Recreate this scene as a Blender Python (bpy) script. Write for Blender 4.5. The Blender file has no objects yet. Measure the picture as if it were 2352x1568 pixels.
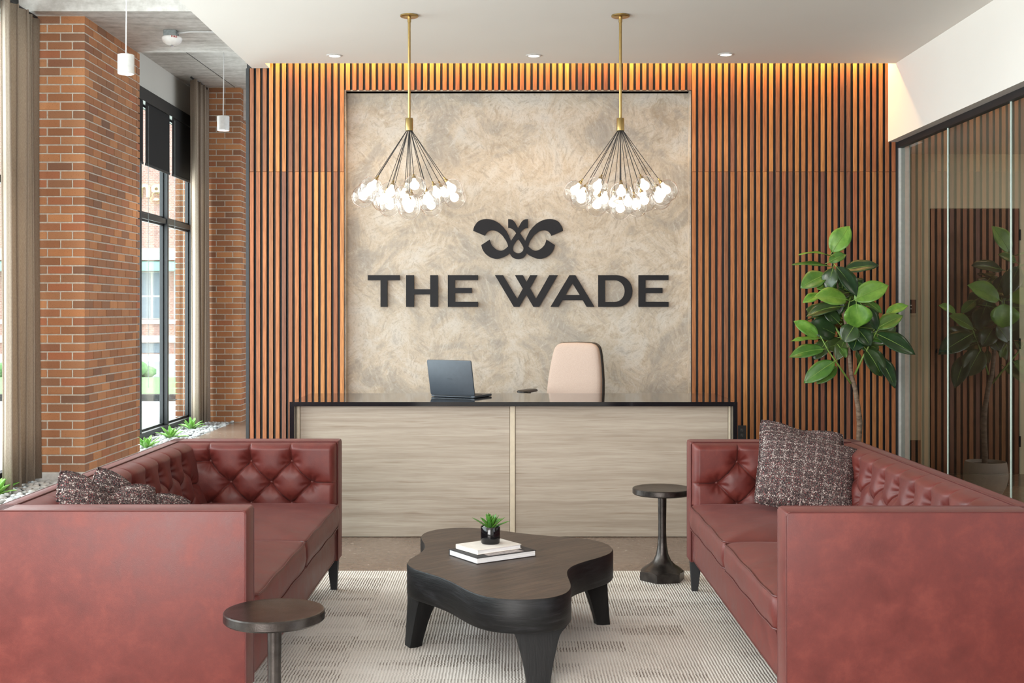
import bpy, bmesh, math, random
import numpy as np
from mathutils import Vector, Matrix, noise as mnoise
from mathutils.geometry import tessellate_polygon

random.seed(7)
PI = math.pi
scn = bpy.context.scene
COL = scn.collection

# ------------------------------------------------------------------ camera, world, lights, exposure
F = 2740.0          # focal length in pixels of the 2352 px wide frame
CAMZ = 1.5
cam = bpy.data.cameras.new('camera')
cam.sensor_fit = 'HORIZONTAL'
cam.sensor_width = 36.0
cam.lens = 36.0 * F / 2352.0
cam.shift_y = -70.0 / 2352.0
cam.clip_end = 300
cam_o = bpy.data.objects.new('camera', cam)
cam_o.location = (0, 0, CAMZ)
cam_o.rotation_euler = (PI / 2, 0, 0)
COL.objects.link(cam_o)
scn.camera = cam_o
vs = scn.view_settings
vs.view_transform = 'Standard'
vs.look = 'None'
vs.gamma = 1.0
vs.use_curve_mapping = False
vs.exposure = 0.22
scn.cycles.max_bounces = 10
scn.cycles.diffuse_bounces = 5
scn.cycles.glossy_bounces = 5
scn.cycles.transparent_max_bounces = 40
scn.cycles.caustics_reflective = False
scn.cycles.caustics_refractive = False
scn.cycles.sample_clamp_indirect = 6.0

world = bpy.data.worlds.new('overcast_sky')
scn.world = world
world.use_nodes = True
bg = world.node_tree.nodes['Background']
bg.inputs[0].default_value = (0.86, 0.93, 1.0, 1)
bg.inputs[1].default_value = 3.3


def area(name, loc, rot, sx, sy, power, color=(1, 1, 1), spread=PI):
    l = bpy.data.lights.new(name, 'AREA')
    l.shape = 'RECTANGLE'
    l.size, l.size_y = sx, sy
    l.energy = power
    l.color = color
    l.spread = spread
    o = bpy.data.objects.new(name, l)
    o.location = loc
    o.rotation_euler = rot
    COL.objects.link(o)
    return o


# daylight through the window row on the left (out of frame)
area('daylight_left', (-4.38, 5.9, 2.1), (PI / 2, 0, -PI / 2), 8.9, 3.8, 410, (0.95, 0.975, 1.0))
area('daylight_far_window', (-4.46, 14.05, 2.0), (PI / 2, 0, -PI / 2), 4.0, 3.7, 260, (0.95, 0.98, 1.0))
area('front_fill', (-2.2, -2.3, 2.0), (PI / 2 + 0.22, 0, 0), 4.2, 3.0, 560, (1.0, 0.99, 0.98))  # added fill behind the camera, standing in for front glazing that isn't built
# office behind the glass partition: added fill lamp, no fitting in its ceiling
area('office_fill', (5.0, 9.3, 2.93), (0, 0, 0), 0.6, 0.6, 7, (1.0, 0.93, 0.82))
# LED strip hidden in the ceiling slot above the slats
area('cove_strip', (0.57, 10.13, 3.70), (math.radians(8), 0, 0), 5.2, 0.03, 42, (1.0, 0.58, 0.2))

# ------------------------------------------------------------------ colour and node helpers


def S(r, g, b, a=1.0):
    def f(c):
        c = c / 255.0
        return c / 12.92 if c <= 0.04045 else ((c + 0.055) / 1.055) ** 2.4
    return (f(r), f(g), f(b), a)


class M:
    """small node-material builder"""

    def __init__(self, name):
        self.m = bpy.data.materials.new(name)
        self.m.use_nodes = True
        self.nt = self.m.node_tree
        self.bsdf = self.nt.nodes['Principled BSDF']
        self.out = self.nt.nodes['Material Output']

    def n(self, typ, **kw):
        nd = self.nt.nodes.new(typ)
        for k, v in kw.items():
            setattr(nd, k, v)
        return nd

    def link(self, a, b):
        self.nt.links.new(a, b)

    def put(self, sock, v):
        if isinstance(v, bpy.types.NodeSocket):
            self.link(v, sock)
        elif isinstance(v, (tuple, list)) and sock.type == 'VECTOR':
            sock.default_value = tuple(v)[:3]
        else:
            sock.default_value = v

    def coord(self, kind='Object'):
        return self.n('ShaderNodeTexCoord').outputs[kind]

    def pos(self):
        return self.n('ShaderNodeNewGeometry').outputs['Position']

    def island(self):
        return self.n('ShaderNodeNewGeometry').outputs['Random Per Island']

    def objrand(self):
        return self.n('ShaderNodeObjectInfo').outputs['Random']

    def mapping(self, vec, scale=(1, 1, 1), rot=(0, 0, 0), loc=(0, 0, 0)):
        if any(rot):                                 # turn first, stretch afterwards
            r0 = self.n('ShaderNodeMapping')
            self.link(vec, r0.inputs['Vector'])
            r0.inputs['Rotation'].default_value = rot
            vec = r0.outputs[0]
        nd = self.n('ShaderNodeMapping')
        self.link(vec, nd.inputs['Vector'])
        nd.inputs['Scale'].default_value = scale
        self.put(nd.inputs['Location'], loc)
        return nd.outputs[0]

    def noise(self, vec, scale=5, detail=4, rough=0.5, dist=0.0, color=False):
        nd = self.n('ShaderNodeTexNoise')
        self.link(vec, nd.inputs['Vector'])
        nd.inputs['Scale'].default_value = scale
        nd.inputs['Detail'].default_value = detail
        nd.inputs['Roughness'].default_value = rough
        nd.inputs['Distortion'].default_value = dist
        return nd.outputs['Color' if color else 'Fac']

    def voronoi(self, vec, scale=5, feature='F1', out='Distance', rand=1.0):
        nd = self.n('ShaderNodeTexVoronoi', feature=feature)
        self.link(vec, nd.inputs['Vector'])
        nd.inputs['Scale'].default_value = scale
        nd.inputs['Randomness'].default_value = rand
        return nd.outputs[out]

    def white(self, vec):
        nd = self.n('ShaderNodeTexWhiteNoise', noise_dimensions='3D')
        self.link(vec, nd.inputs['Vector'])
        return nd.outputs['Value']

    def ramp(self, fac, stops, interp='LINEAR'):
        nd = self.n('ShaderNodeValToRGB')
        self.put(nd.inputs[0], fac)
        cr = nd.color_ramp
        cr.interpolation = interp
        while len(cr.elements) < len(stops):
            cr.elements.new(0.5)
        for e, (p, c) in zip(cr.elements, stops):
            e.position = p
            e.color = c if isinstance(c, (tuple, list)) else (c, c, c, 1)
        return nd.outputs[0]

    def mix(self, fac, a, b, blend='MIX'):
        nd = self.n('ShaderNodeMix', data_type='RGBA', blend_type=blend)
        self.put(nd.inputs[0], fac)
        self.put(nd.inputs[6], a)
        self.put(nd.inputs[7], b)
        return nd.outputs[2]

    def math(self, op, a, b=0.0, c=None, clamp=False):
        nd = self.n('ShaderNodeMath', operation=op, use_clamp=clamp)
        self.put(nd.inputs[0], a)
        self.put(nd.inputs[1], b)
        if c is not None:
            self.put(nd.inputs[2], c)
        return nd.outputs[0]

    def vmath(self, op, a, b):
        nd = self.n('ShaderNodeVectorMath', operation=op)
        self.put(nd.inputs[0], a)
        self.put(nd.inputs[1], b)
        return nd.outputs[0]

    def sep(self, v):
        nd = self.n('ShaderNodeSeparateXYZ')
        self.link(v, nd.inputs[0])
        return nd.outputs

    def comb(self, x=0.0, y=0.0, z=0.0):
        nd = self.n('ShaderNodeCombineXYZ')
        for i, v in enumerate((x, y, z)):
            self.put(nd.inputs[i], v)
        return nd.outputs[0]

    def bump(self, h, strength=0.3, dist=0.01):
        nd = self.n('ShaderNodeBump')
        self.put(nd.inputs['Height'], h)
        nd.inputs['Strength'].default_value = strength
        nd.inputs['Distance'].default_value = dist
        self.link(nd.outputs[0], self.bsdf.inputs['Normal'])

    def set(self, **kw):
        for k, v in kw.items():
            self.put(self.bsdf.inputs[k.replace('_', ' ')], v)
        return self

    def base(self, col, rough=0.5, metal=0.0, spec=0.5):
        self.put(self.bsdf.inputs['Base Color'], col)
        self.put(self.bsdf.inputs['Roughness'], rough)
        self.put(self.bsdf.inputs['Metallic'], metal)
        self.put(self.bsdf.inputs['Specular IOR Level'], spec)
        return self


def plain(name, col, rough=0.5, metal=0.0, spec=0.5, vary=0.06, scale=30):
    b = M(name)
    nz = b.noise(b.coord(), scale, 3)
    lo = tuple(c * (1 - vary) for c in col[:3]) + (1,)
    hi = tuple(min(1, c * (1 + vary)) for c in col[:3]) + (1,)
    b.base(b.ramp(nz, [(0.3, lo), (0.7, hi)]), rough, metal, spec)
    return b.m


def emit(name, col, strength):
    b = M(name)
    b.base((0.8, 0.8, 0.8, 1), 0.4)
    b.set(Emission_Color=col, Emission_Strength=strength)
    return b.m


def glassy(name, tint, refl=1.0, power=5.0, rough=0.0):
    """thin clear sheet: transparent plus fresnel reflection"""
    b = M(name)
    b.nt.nodes.remove(b.bsdf)
    tr = b.n('ShaderNodeBsdfTransparent')
    tr.inputs[0].default_value = tint
    gl = b.n('ShaderNodeBsdfGlossy')
    gl.inputs['Roughness'].default_value = rough
    gl.inputs['Color'].default_value = (1, 1, 1, 1)
    lw = b.n('ShaderNodeLayerWeight')            # Schlick reflectance, the same from either side of the sheet
    sch = b.math('MULTIPLY_ADD', b.math('POWER', lw.outputs['Facing'], power), 0.96, 0.04)
    fac = b.math('MULTIPLY', sch, refl, clamp=True)
    mx = b.n('ShaderNodeMixShader')
    b.link(fac, mx.inputs[0])
    b.link(tr.outputs[0], mx.inputs[1])
    b.link(gl.outputs[0], mx.inputs[2])
    b.link(mx.outputs[0], b.out.inputs[0])
    return b.m


MAT = {}


def build_materials():
    # drywall
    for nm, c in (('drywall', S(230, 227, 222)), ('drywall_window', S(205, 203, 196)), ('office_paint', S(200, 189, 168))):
        b = M(nm)
        p = b.pos()
        b.base(b.ramp(b.noise(p, 1.2, 2), [(0.3, tuple(x * 0.97 for x in c[:3]) + (1,)), (0.7, c)]), 0.85, 0, 0.25)
        b.bump(b.noise(p, 220, 2), 0.05, 0.002)
        MAT[nm] = b.m
    # board-marked concrete of slab and beams
    b = M('concrete')
    p = b.pos()
    n1 = b.noise(b.mapping(p, (0.7, 5, 3)), 2.2, 7, 0.65, 0.5)
    n2 = b.noise(p, 14, 5, 0.6)
    c = b.ramp(n1, [(0.3, S(168, 165, 160)), (0.5, S(206, 204, 200)), (0.68, S(226, 224, 221))])
    c = b.mix(0.35, c, b.ramp(n2, [(0.35, S(160, 156, 150)), (0.65, S(224, 222, 219))]))
    b.base(c, 0.85, 0, 0.3)
    b.bump(b.mix(0.5, n1, n2), 0.35, 0.02)
    MAT['concrete'] = b.m
    # polished concrete floor
    b = M('polished_concrete')
    p = b.pos()
    n1 = b.noise(p, 1.1, 6, 0.6, 0.6)
    n2 = b.noise(p, 22, 4, 0.6)
    c = b.ramp(n1, [(0.3, S(106, 86, 75)), (0.5, S(130, 109, 96)), (0.7, S(148, 128, 114))])
    c = b.mix(0.2, c, b.ramp(n2, [(0.4, S(100, 84, 72)), (0.6, S(152, 136, 120))]))
    b.base(c, b.ramp(n2, [(0.3, 0.16), (0.7, 0.28)]), 0, 0.5)
    MAT['floor'] = b.m
    # brick: colour differs brick by brick, dark flecks
    b = M('brick')
    r = b.math('FRACT', b.math('ADD', b.objrand(), b.island()))
    c = b.ramp(r, [(0.0, S(146, 98, 68)), (0.18, S(172, 114, 76)), (0.36, S(190, 130, 86)), (0.52, S(134, 96, 74)),
                   (0.66, S(198, 138, 92)), (0.8, S(160, 110, 78)), (0.93, S(176, 108, 74)), (1.0, S(120, 88, 70))])
    p = b.pos()
    c = b.mix(b.math('MULTIPLY', b.noise(p, 9, 3), 0.4), c, S(132, 100, 78), 'MIX')
    fl = b.ramp(b.voronoi(p, 95), [(0.10, 0.0), (0.17, 1.0)])
    c = b.mix(fl, S(78, 50, 38), c)
    b.base(c, 0.85, 0, 0.3)
    b.bump(b.noise(p, 160, 3), 0.4, 0.004)
    MAT['brick'] = b.m
    b = M('mortar')
    p = b.pos()
    b.base(b.ramp(b.noise(p, 40, 4), [(0.3, S(176, 166, 153)), (0.7, S(202, 193, 180))]), 0.95, 0, 0.2)
    b.bump(b.noise(p, 200, 2), 0.3, 0.003)
    MAT['mortar'] = b.m
    # hardwood slats: tone differs slat by slat, grain along the slat
    b = M('slat_wood')
    r = b.math('FRACT', b.math('ADD', b.objrand(), b.island()))
    c = b.ramp(r, [(0.0, S(162, 100, 64)), (0.17, S(188, 122, 74)), (0.34, S(132, 84, 66)), (0.5, S(208, 144, 82)),
                   (0.66, S(172, 104, 68)), (0.84, S(196, 132, 76)), (1.0, S(122, 80, 66))])
    v = b.vmath('ADD', b.pos(), b.comb(b.math('MULTIPLY', r, 37.0), 0.0, b.math('MULTIPLY', r, 11.0)))
    g = b.noise(b.mapping(v, (70, 70, 2.2)), 1.0, 5, 0.6, 0.7)
    g2 = b.noise(b.mapping(v, (240, 240, 9)), 1.0, 2, 0.5)
    c = b.mix(b.ramp(g, [(0.35, 0.0), (0.7, 0.55)]), c, b.mix(1.0, c, S(150, 120, 96), 'MULTIPLY'))
    c = b.mix(b.ramp(g2, [(0.45, 0.0), (0.72, 0.45)]), c, b.mix(1.0, c, S(150, 128, 110), 'MULTIPLY'))
    b.base(c, 0.5, 0, 0.35)
    b.bump(g2, 0.12, 0.002)
    MAT['slat'] = b.m
    # trowelled plaster
    b = M('trowelled_plaster')
    p = b.pos()
    warp = b.vmath('ADD', p, b.vmath('MULTIPLY', b.noise(p, 7, 4, 0.6, 0, True), (0.10, 0.10, 0.10)))
    big = b.noise(p, 1.9, 7, 0.66, 1.2)
    c = b.ramp(big, [(0.30, S(148, 140, 131)), (0.42, S(167, 156, 143)), (0.50, S(183, 168, 150)), (0.60, S(193, 183, 171)), (0.74, S(162, 154, 147))])
    cs = b.sep(b.voronoi(warp, 6.0, 'F1', 'Color'))
    st = None
    for k, dg in enumerate((25, -40, 70, -75)):
        sa = b.noise(b.mapping(p, (9, 9, 34), (0, math.radians(dg), 0), (k * 3.1, 0, k)), 1.0, 5, 0.7, 0.5)
        st = sa if st is None else b.mix(b.ramp(cs[0], [(k / 4 - 0.04, 0.0), (k / 4 + 0.04, 1.0)]), st, sa)
    c = b.mix(b.ramp(st, [(0.36, 0.5), (0.48, 0.0)]), c, S(142, 131, 118))
    c = b.mix(b.ramp(st, [(0.54, 0.0), (0.70, 0.6)]), c, S(205, 197, 187))
    blot = b.noise(warp, 4.5, 8, 0.7, 1.0)
    c = b.mix(b.ramp(blot, [(0.56, 0.0), (0.70, 0.6)]), c, S(150, 131, 106))
    c = b.mix(b.ramp(blot, [(0.30, 0.7), (0.43, 0.0)]), c, S(194, 187, 179))
    grit = b.noise(p, 55, 5, 0.75)
    c = b.mix(b.ramp(grit, [(0.36, 0.32), (0.48, 0.0)]), c, S(136, 120, 100))
    b.base(c, b.ramp(st, [(0.3, 0.42), (0.7, 0.7)]), 0, 0.35)
    b.bump(b.mix(0.4, b.mix(0.35, st, blot), grit), 0.3, 0.010)
    MAT['plaster'] = b.m
    # pale laminate of the desk front, grain running sideways
    b = M('pale_oak_laminate')
    p = b.pos()
    w = b.vmath('ADD', p, b.vmath('MULTIPLY', b.noise(b.mapping(p, (0.9, 1, 2.2)), 1.6, 3, 0.5, 0.0, True), (0.0, 0.0, 0.035)))
    g = b.noise(b.mapping(w, (0.7, 1, 24)), 1.2, 6, 0.62, 0.25)
    g2 = b.noise(b.mapping(w, (5, 5, 170)), 1.0, 4, 0.6)
    c = b.ramp(g, [(0.3, S(150, 136, 122)), (0.48, S(166, 153, 138)), (0.7, S(180, 168, 154))])
    c = b.mix(b.ramp(g2, [(0.42, 0.0), (0.72, 0.45)]), c, S(136, 120, 104))
    c = b.mix(b.ramp(b.noise(b.mapping(w, (2.2, 1, 60)), 1.0, 3), [(0.63, 0.0), (0.72, 0.6)]), c, S(128, 108, 90))
    b.base(c, 0.5, 0, 0.4)
    b.bump(g2, 0.06, 0.002)
    MAT['laminate'] = b.m
    MAT['laminate_edge'] = plain('laminate_edge', S(196, 182, 160), 0.5)
    # black polished stone
    b = M('black_stone')
    p = b.pos()
    c = b.ramp(b.voronoi(p, 260), [(0.05, S(58, 58, 64)), (0.2, S(22, 22, 25))])
    b.base(c, 0.07, 0, 0.55)
    MAT['stone'] = b.m
    MAT['black'] = plain('black_paint', S(26, 27, 30), 0.55)
    MAT['frame'] = plain('charcoal_aluminium', S(36, 38, 40), 0.45, 0.3)
    MAT['sign'] = plain('sign_charcoal', S(25, 24, 27), 0.6, 0, 0.25)
    MAT['shade'] = plain('black_blackout_fabric', S(22, 22, 24), 0.9, scale=300)
    # leather
    b = M('rust_leather')
    p = b.coord()
    n1 = b.noise(p, 11, 7, 0.7, 0.2)
    c = b.ramp(n1, [(0.3, S(82, 29, 25)), (0.5, S(93, 35, 30)), (0.7, S(107, 45, 37))])
    fine = b.voronoi(p, 420)
    b.base(c, b.ramp(n1, [(0.3, 0.42), (0.7, 0.54)]), 0, 0.45)
    b.set(Sheen_Weight=0.07, Sheen_Roughness=0.45, Sheen_Tint=S(240, 200, 198))
    b.bump(b.mix(0.3, fine, b.noise(p, 130, 3)), 0.10, 0.003)
    MAT['leather'] = b.m
    MAT['piping'] = plain('leather_piping', S(84, 35, 32), 0.45)
    MAT['crease_shade'] = plain('crease_shade_leather', S(48, 18, 16), 0.7)  # darker leather tone, paints the shade inside the tuft creases
    # tweed
    b = M('speckled_tweed')
    p = b.coord()
    s = b.sep(p)
    vx = b.mapping(p, (400, 0, 320))
    cell = b.voronoi(vx, 1.0, 'F1', 'Color', 0.65)
    r = b.sep(cell)[0]
    lx = b.math('ABSOLUTE', b.math('SINE', b.math('MULTIPLY', s[0], 62.0)))
    ly = b.math('ABSOLUTE', b.math('SINE', b.math('MULTIPLY', s[2], 62.0)))
    line = b.ramp(b.math('MAXIMUM', lx, ly), [(0.90, 0.0), (0.97, 0.13)])
    r2 = b.math('ADD', r, line)
    c = b.ramp(r2, [(0.0, S(46, 38, 40)), (0.28, S(82, 70, 68)), (0.48, S(60, 51, 53)), (0.62, S(108, 94, 91)),
                    (0.77, S(128, 62, 66)), (0.83, S(84, 70, 68)), (0.93, S(170, 156, 150)), (1.0, S(208, 196, 190))], 'CONSTANT')
    b.base(c, 0.95, 0, 0.15)
    b.bump(b.voronoi(vx, 1.0, 'F1', 'Distance', 0.65), 0.6, 0.004)
    MAT['tweed'] = b.m
    # rug
    b = M('ribbed_rug')
    p = b.pos()
    s = b.sep(p)
    wob = b.noise(b.mapping(p, (1, 9, 1)), 6, 3, 0.6)
    xx = b.math('ADD', s[0], b.math('MULTIPLY', wob, 0.012))
    rib = b.math('SINE', b.math('MULTIPLY', xx, 2 * PI / 0.0135))

    def blocks(w, h, oy):
        fx = b.math('FLOOR', b.math('DIVIDE', b.math('ADD', s[0], oy), w))
        fy = b.math('FLOOR', b.math('ADD', b.math('DIVIDE', s[1], h), b.math('MULTIPLY', fx, 0.37)))
        return b.white(b.comb(fx, fy, oy))
    lvl = b.math('ADD', b.math('MULTIPLY', blocks(0.30, 0.17, 0.1), 0.6), b.math('MULTIPLY', blocks(0.17, 0.075, 4.3), 0.4))
    dens = b.ramp(lvl, [(0.25, 0.12), (0.5, 0.42), (0.72, 1.0)])
    br = b.noise(b.mapping(p, (75, 26, 1)), 1.0, 2)
    dark = b.math('MULTIPLY', b.math('MULTIPLY', b.ramp(rib, [(0.1, 0.0), (0.75, 1.0)]), dens), b.ramp(br, [(0.3, 0.35), (0.55, 1.0)]))
    tint = b.ramp(b.noise(p, 1.4, 3), [(0.35, S(222, 215, 207)), (0.65, S(233, 228, 222))])
    c = b.mix(dark, tint, S(118, 107, 98))
    c = b.mix(b.math('MULTIPLY', b.noise(p, 260, 2), 0.22), c, S(150, 140, 130))
    b.base(c, 0.98, 0, 0.1)
    b.bump(b.math('ADD', rib, b.noise(p, 300, 2)), 0.5, 0.004)
    MAT['rug'] = b.m
    # dark brushed oak
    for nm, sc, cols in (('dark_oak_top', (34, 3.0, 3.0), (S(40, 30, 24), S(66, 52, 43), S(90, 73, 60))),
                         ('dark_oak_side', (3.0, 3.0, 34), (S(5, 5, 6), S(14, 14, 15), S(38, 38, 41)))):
        b = M(nm)
        p = b.pos()
        rot = (0, 0, math.radians(48)) if nm.endswith('top') else (0, 0, 0)
        w = b.vmath('ADD', p, b.vmath('MULTIPLY', b.noise(p, 2.5, 3, 0.5, 0, True), (0.03, 0.03, 0.03)))
        g = b.noise(b.mapping(w, sc, rot), 1.4, 5, 0.65, 0.6)
        g2 = b.noise(b.mapping(w, tuple(4 * q for q in sc), rot), 1.4, 3, 0.6)
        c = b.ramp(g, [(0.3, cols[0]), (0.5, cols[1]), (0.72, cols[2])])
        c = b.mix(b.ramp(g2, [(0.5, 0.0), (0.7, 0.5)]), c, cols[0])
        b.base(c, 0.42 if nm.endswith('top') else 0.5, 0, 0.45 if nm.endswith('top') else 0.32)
        b.bump(b.mix(0.5, g, g2), 0.35, 0.004)
        MAT[nm] = b.m
    b = M('blackened_wood')
    p = b.pos()
    g = b.noise(b.mapping(p, (40, 40, 3)), 1.3, 5, 0.6, 0.5)
    b.base(b.ramp(g, [(0.3, S(6, 6, 7)), (0.7, S(20, 19, 19))]), 0.55, 0, 0.3)
    b.bump(g, 0.35, 0.004)
    MAT['black_wood'] = b.m
    # cast bronze
    b = M('cast_bronze')
    p = b.coord()
    n1 = b.noise(p, 18, 4)
    b.base(b.ramp(n1, [(0.3, S(52, 48, 46)), (0.7, S(84, 79, 76))]), 0.32, 0.9, 0.5)
    b.bump(b.noise(p, 190, 2), 0.25, 0.002)
    MAT['bronze'] = b.m
    MAT['brass'] = plain('brushed_brass', S(176, 150, 98), 0.3, 1.0)
    MAT['cable'] = plain('dark_cable', S(44, 40, 38), 0.6)
    MAT['globe'] = glassy('clear_globe_glass', (0.98, 0.98, 0.98, 1), 0.95, 2.6)
    MAT['bulb'] = emit('frosted_bulb', (1.0, 0.92, 0.79, 1), 1.9)
    MAT['lens'] = emit('lamp_lens', (1.0, 0.9, 0.76, 1), 9.0)
    MAT['window_glass'] = glassy('window_glass', (0.95, 0.985, 0.97, 1), 0.5)
    MAT['partition_glass'] = glassy('partition_glass', (0.84, 0.88, 0.85, 1), 1.75)
    MAT['glass_edge'] = plain('polished_glass_edge', S(208, 224, 218), 0.2)
    MAT['white_metal'] = plain('white_enamel', S(204, 204, 203), 0.5)
    MAT['plastic_white'] = plain('white_plastic', S(236, 235, 232), 0.4)
    MAT['galvanised'] = plain('galvanised_steel', S(128, 134, 134), 0.5, 0.5, scale=60, vary=0.15)
    MAT['red_print'] = plain('red_print', S(170, 32, 30), 0.5)
    # curtain: lined fabric that lets some daylight through
    b = M('curtain_cloth')
    p = b.pos()
    weave = b.noise(b.mapping(p, (300, 300, 60)), 1.0, 2)
    c = b.ramp(weave, [(0.3, S(166, 150, 134)), (0.7, S(188, 173, 157))])
    b.base(c, 0.9, 0, 0.2)
    tl = b.n('ShaderNodeBsdfTranslucent')
    b.link(c, tl.inputs[0])
    mx = b.n('ShaderNodeMixShader')
    mx.inputs[0].default_value = 0.35
    b.link(b.bsdf.outputs[0], mx.inputs[1])
    b.link(tl.outputs[0], mx.inputs[2])
    b.link(mx.outputs[0], b.out.inputs[0])
    MAT['curtain'] = b.m
    # leaves
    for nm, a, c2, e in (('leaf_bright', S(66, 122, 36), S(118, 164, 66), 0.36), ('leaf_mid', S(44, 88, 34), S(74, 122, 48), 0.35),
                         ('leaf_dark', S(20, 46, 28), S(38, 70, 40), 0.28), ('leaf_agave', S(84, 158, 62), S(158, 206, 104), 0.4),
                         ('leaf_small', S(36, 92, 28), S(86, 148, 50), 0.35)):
        b = M(nm)
        p = b.coord()
        c = b.ramp(b.noise(p, 14, 4, 0.6, 0.4), [(0.3, a), (0.7, c2)])
        c = b.mix(b.math('MULTIPLY', b.objrand(), 0.25), c, S(120, 132, 60))
        b.base(c, e, 0, 0.5)
        b.bump(b.noise(p, 60, 3), 0.15, 0.003)
        MAT[nm] = b.m
    MAT['stem_green'] = plain('green_stem', S(120, 150, 70), 0.5)
    b = M('grey_bark')
    p = b.coord()
    n1 = b.noise(b.mapping(p, (1, 1, 3)), 18, 5, 0.65)
    b.base(b.ramp(n1, [(0.3, S(84, 68, 56)), (0.7, S(148, 128, 110))]), 0.9)
    b.bump(n1, 0.5, 0.01)
    MAT['bark'] = b.m
    MAT['soil'] = plain('soil', S(50, 42, 34), 0.95, vary=0.4)
    MAT['pot'] = plain('cream_planter', S(186, 172, 158), 0.6)
    MAT['pebble'] = None
    b = M('grey_pebble')
    r = b.math('FRACT', b.math('ADD', b.objrand(), b.island()))
    b.base(b.mix(b.math('MULTIPLY', b.noise(b.pos(), 60, 3), 0.3), b.ramp(r, [(0.0, S(160, 160, 158)), (0.5, S(200, 200, 198)), (1.0, S(182, 184, 186))]), S(150, 150, 150)), 0.7, 0, 0.3)
    MAT['pebble'] = b.m
    MAT['weed_mat'] = plain('black_liner', S(30, 30, 30), 0.95)
    MAT['laptop'] = plain('slate_laptop_shell', S(66, 72, 80), 0.45, 0.15)
    MAT['laptop_mark'] = plain('laptop_mark', S(58, 63, 70), 0.35)
    MAT['keys'] = plain('keyboard_black', S(24, 24, 26), 0.5)
    b = M('blush_fabric')
    p = b.coord()
    b.base(b.ramp(b.noise(p, 300, 2), [(0.3, S(178, 156, 143)), (0.7, S(191, 171, 159))]), 0.9, 0, 0.2)
    b.bump(b.noise(p, 420, 2), 0.3, 0.002)
    MAT['blush'] = b.m
    MAT['dark_plastic'] = plain('dark_plastic', S(34, 32, 32), 0.4)
    MAT['chrome'] = plain('chrome', S(200, 200, 204), 0.15, 1.0)
    MAT['book_white'] = plain('cream_book_cloth', S(222, 214, 206), 0.7)
    MAT['book_black'] = plain('black_book_cloth', S(44, 42, 44), 0.6)
    b = M('page_block')
    p = b.coord()
    b.base(b.ramp(b.noise(b.mapping(p, (1, 1, 900)), 1.0, 2), [(0.35, S(206, 206, 208)), (0.65, S(240, 240, 240))]), 0.8)
    MAT['pages'] = b.m
    MAT['photo_patch'] = plain('cover_photo', S(150, 140, 138), 0.4, vary=0.5, scale=70)
    MAT['gloss_black'] = plain('glossy_black_glaze', S(14, 14, 16), 0.1)
    MAT['walnut_door'] = plain('dark_walnut', S(58, 36, 26), 0.45, vary=0.2, scale=12)
    MAT['dark_base'] = plain('dark_baseboard', S(42, 36, 32), 0.5)
    # outdoors
    b = M('street_brick')
    p = b.pos()
    bt = b.n('ShaderNodeTexBrick')
    b.link(b.mapping(p, (1, 1, 1), (PI / 2, 0, 0)), bt.inputs['Vector'])
    bt.inputs['Color1'].default_value = S(172, 128, 116)
    bt.inputs['Color2'].default_value = S(190, 148, 134)
    bt.inputs['Mortar'].default_value = S(206, 188, 178)
    bt.inputs['Scale'].default_value = 4.0
    b.base(bt.outputs['Color'], 0.9)
    MAT['street_brick'] = b.m
    MAT['limestone'] = plain('limestone', S(228, 224, 214), 0.85, scale=3)
    MAT['awning'] = plain('sea_green_canvas', S(150, 184, 174), 0.8)
    MAT['street_glass'] = plain('street_window', S(138, 148, 156), 0.15)
    MAT['asphalt'] = plain('asphalt', S(168, 168, 168), 0.9)
    MAT['pavement'] = plain('pale_pavement', S(222, 222, 220), 0.9, scale=4)
    MAT['lawn'] = plain('lawn_grass', S(140, 206, 116), 0.95, vary=0.15, scale=8)
    MAT['hedge'] = plain('hedge_leaves', S(120, 160, 104), 0.9, vary=0.3, scale=12)
    MAT['sign_yellow'] = plain('pale_yellow_letters', S(248, 236, 176), 0.6)


build_materials()

# ------------------------------------------------------------------ mesh and object helpers
WL = {}             # world location of unrotated parents


def mesh_of(bm, name, smooth=False, angle=None):
    me = bpy.data.meshes.new(name)
    bmesh.ops.recalc_face_normals(bm, faces=bm.faces[:])
    bm.to_mesh(me)
    bm.free()
    if smooth:
        for p in me.polygons:
            p.use_smooth = True
        if angle:
            me.set_sharp_from_angle(angle=math.radians(angle))
    return me


def obj(name, bm, mat, parent=None, smooth=False, angle=None, kind=None):
    me = bm if isinstance(bm, bpy.types.Mesh) else mesh_of(bm, name, smooth, angle)
    if mat and not me.materials:
        me.materials.append(MAT[mat])
    o = bpy.data.objects.new(name, me)
    COL.objects.link(o)
    if parent:
        o.parent = parent
    if kind:
        o['kind'] = kind
    return o


def wpart(name, bm, mat, parent, **kw):
    """part whose bmesh is in world coordinates under an unrotated thing"""
    o = obj(name, bm, mat, parent, **kw)
    par, off = parent, Vector()
    while par:
        off += par.location
        par = par.parent
    o.location = -off
    return o


def thing(name, label, cat, loc=(0, 0, 0), group=None, rz=0.0):
    o = bpy.data.objects.new(name, None)
    o.empty_display_size = 0.1
    COL.objects.link(o)
    o.location = loc
    o.rotation_euler = (0, 0, rz)
    return tag(o, label, cat, group)


def tag(o, label, cat, group=None):
    o['label'] = label
    o['category'] = cat
    if group:
        o['group'] = group
    return o


def struct(name, bm, mat, **kw):
    return obj(name, bm, mat, kind='structure', **kw)


def struct_root(name, loc=(0, 0, 0)):
    o = bpy.data.objects.new(name, None)
    COL.objects.link(o)
    o.location = loc
    o['kind'] = 'structure'
    return o


KIDS = {}


def copy_tree(o, parent=None):
    c = o.copy()
    COL.objects.link(c)
    if parent:
        c.parent = parent
    for ch in [q for q in bpy.data.objects if q.parent == o]:
        copy_tree(ch, c)
    return c


def BM():
    return bmesh.new()


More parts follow.
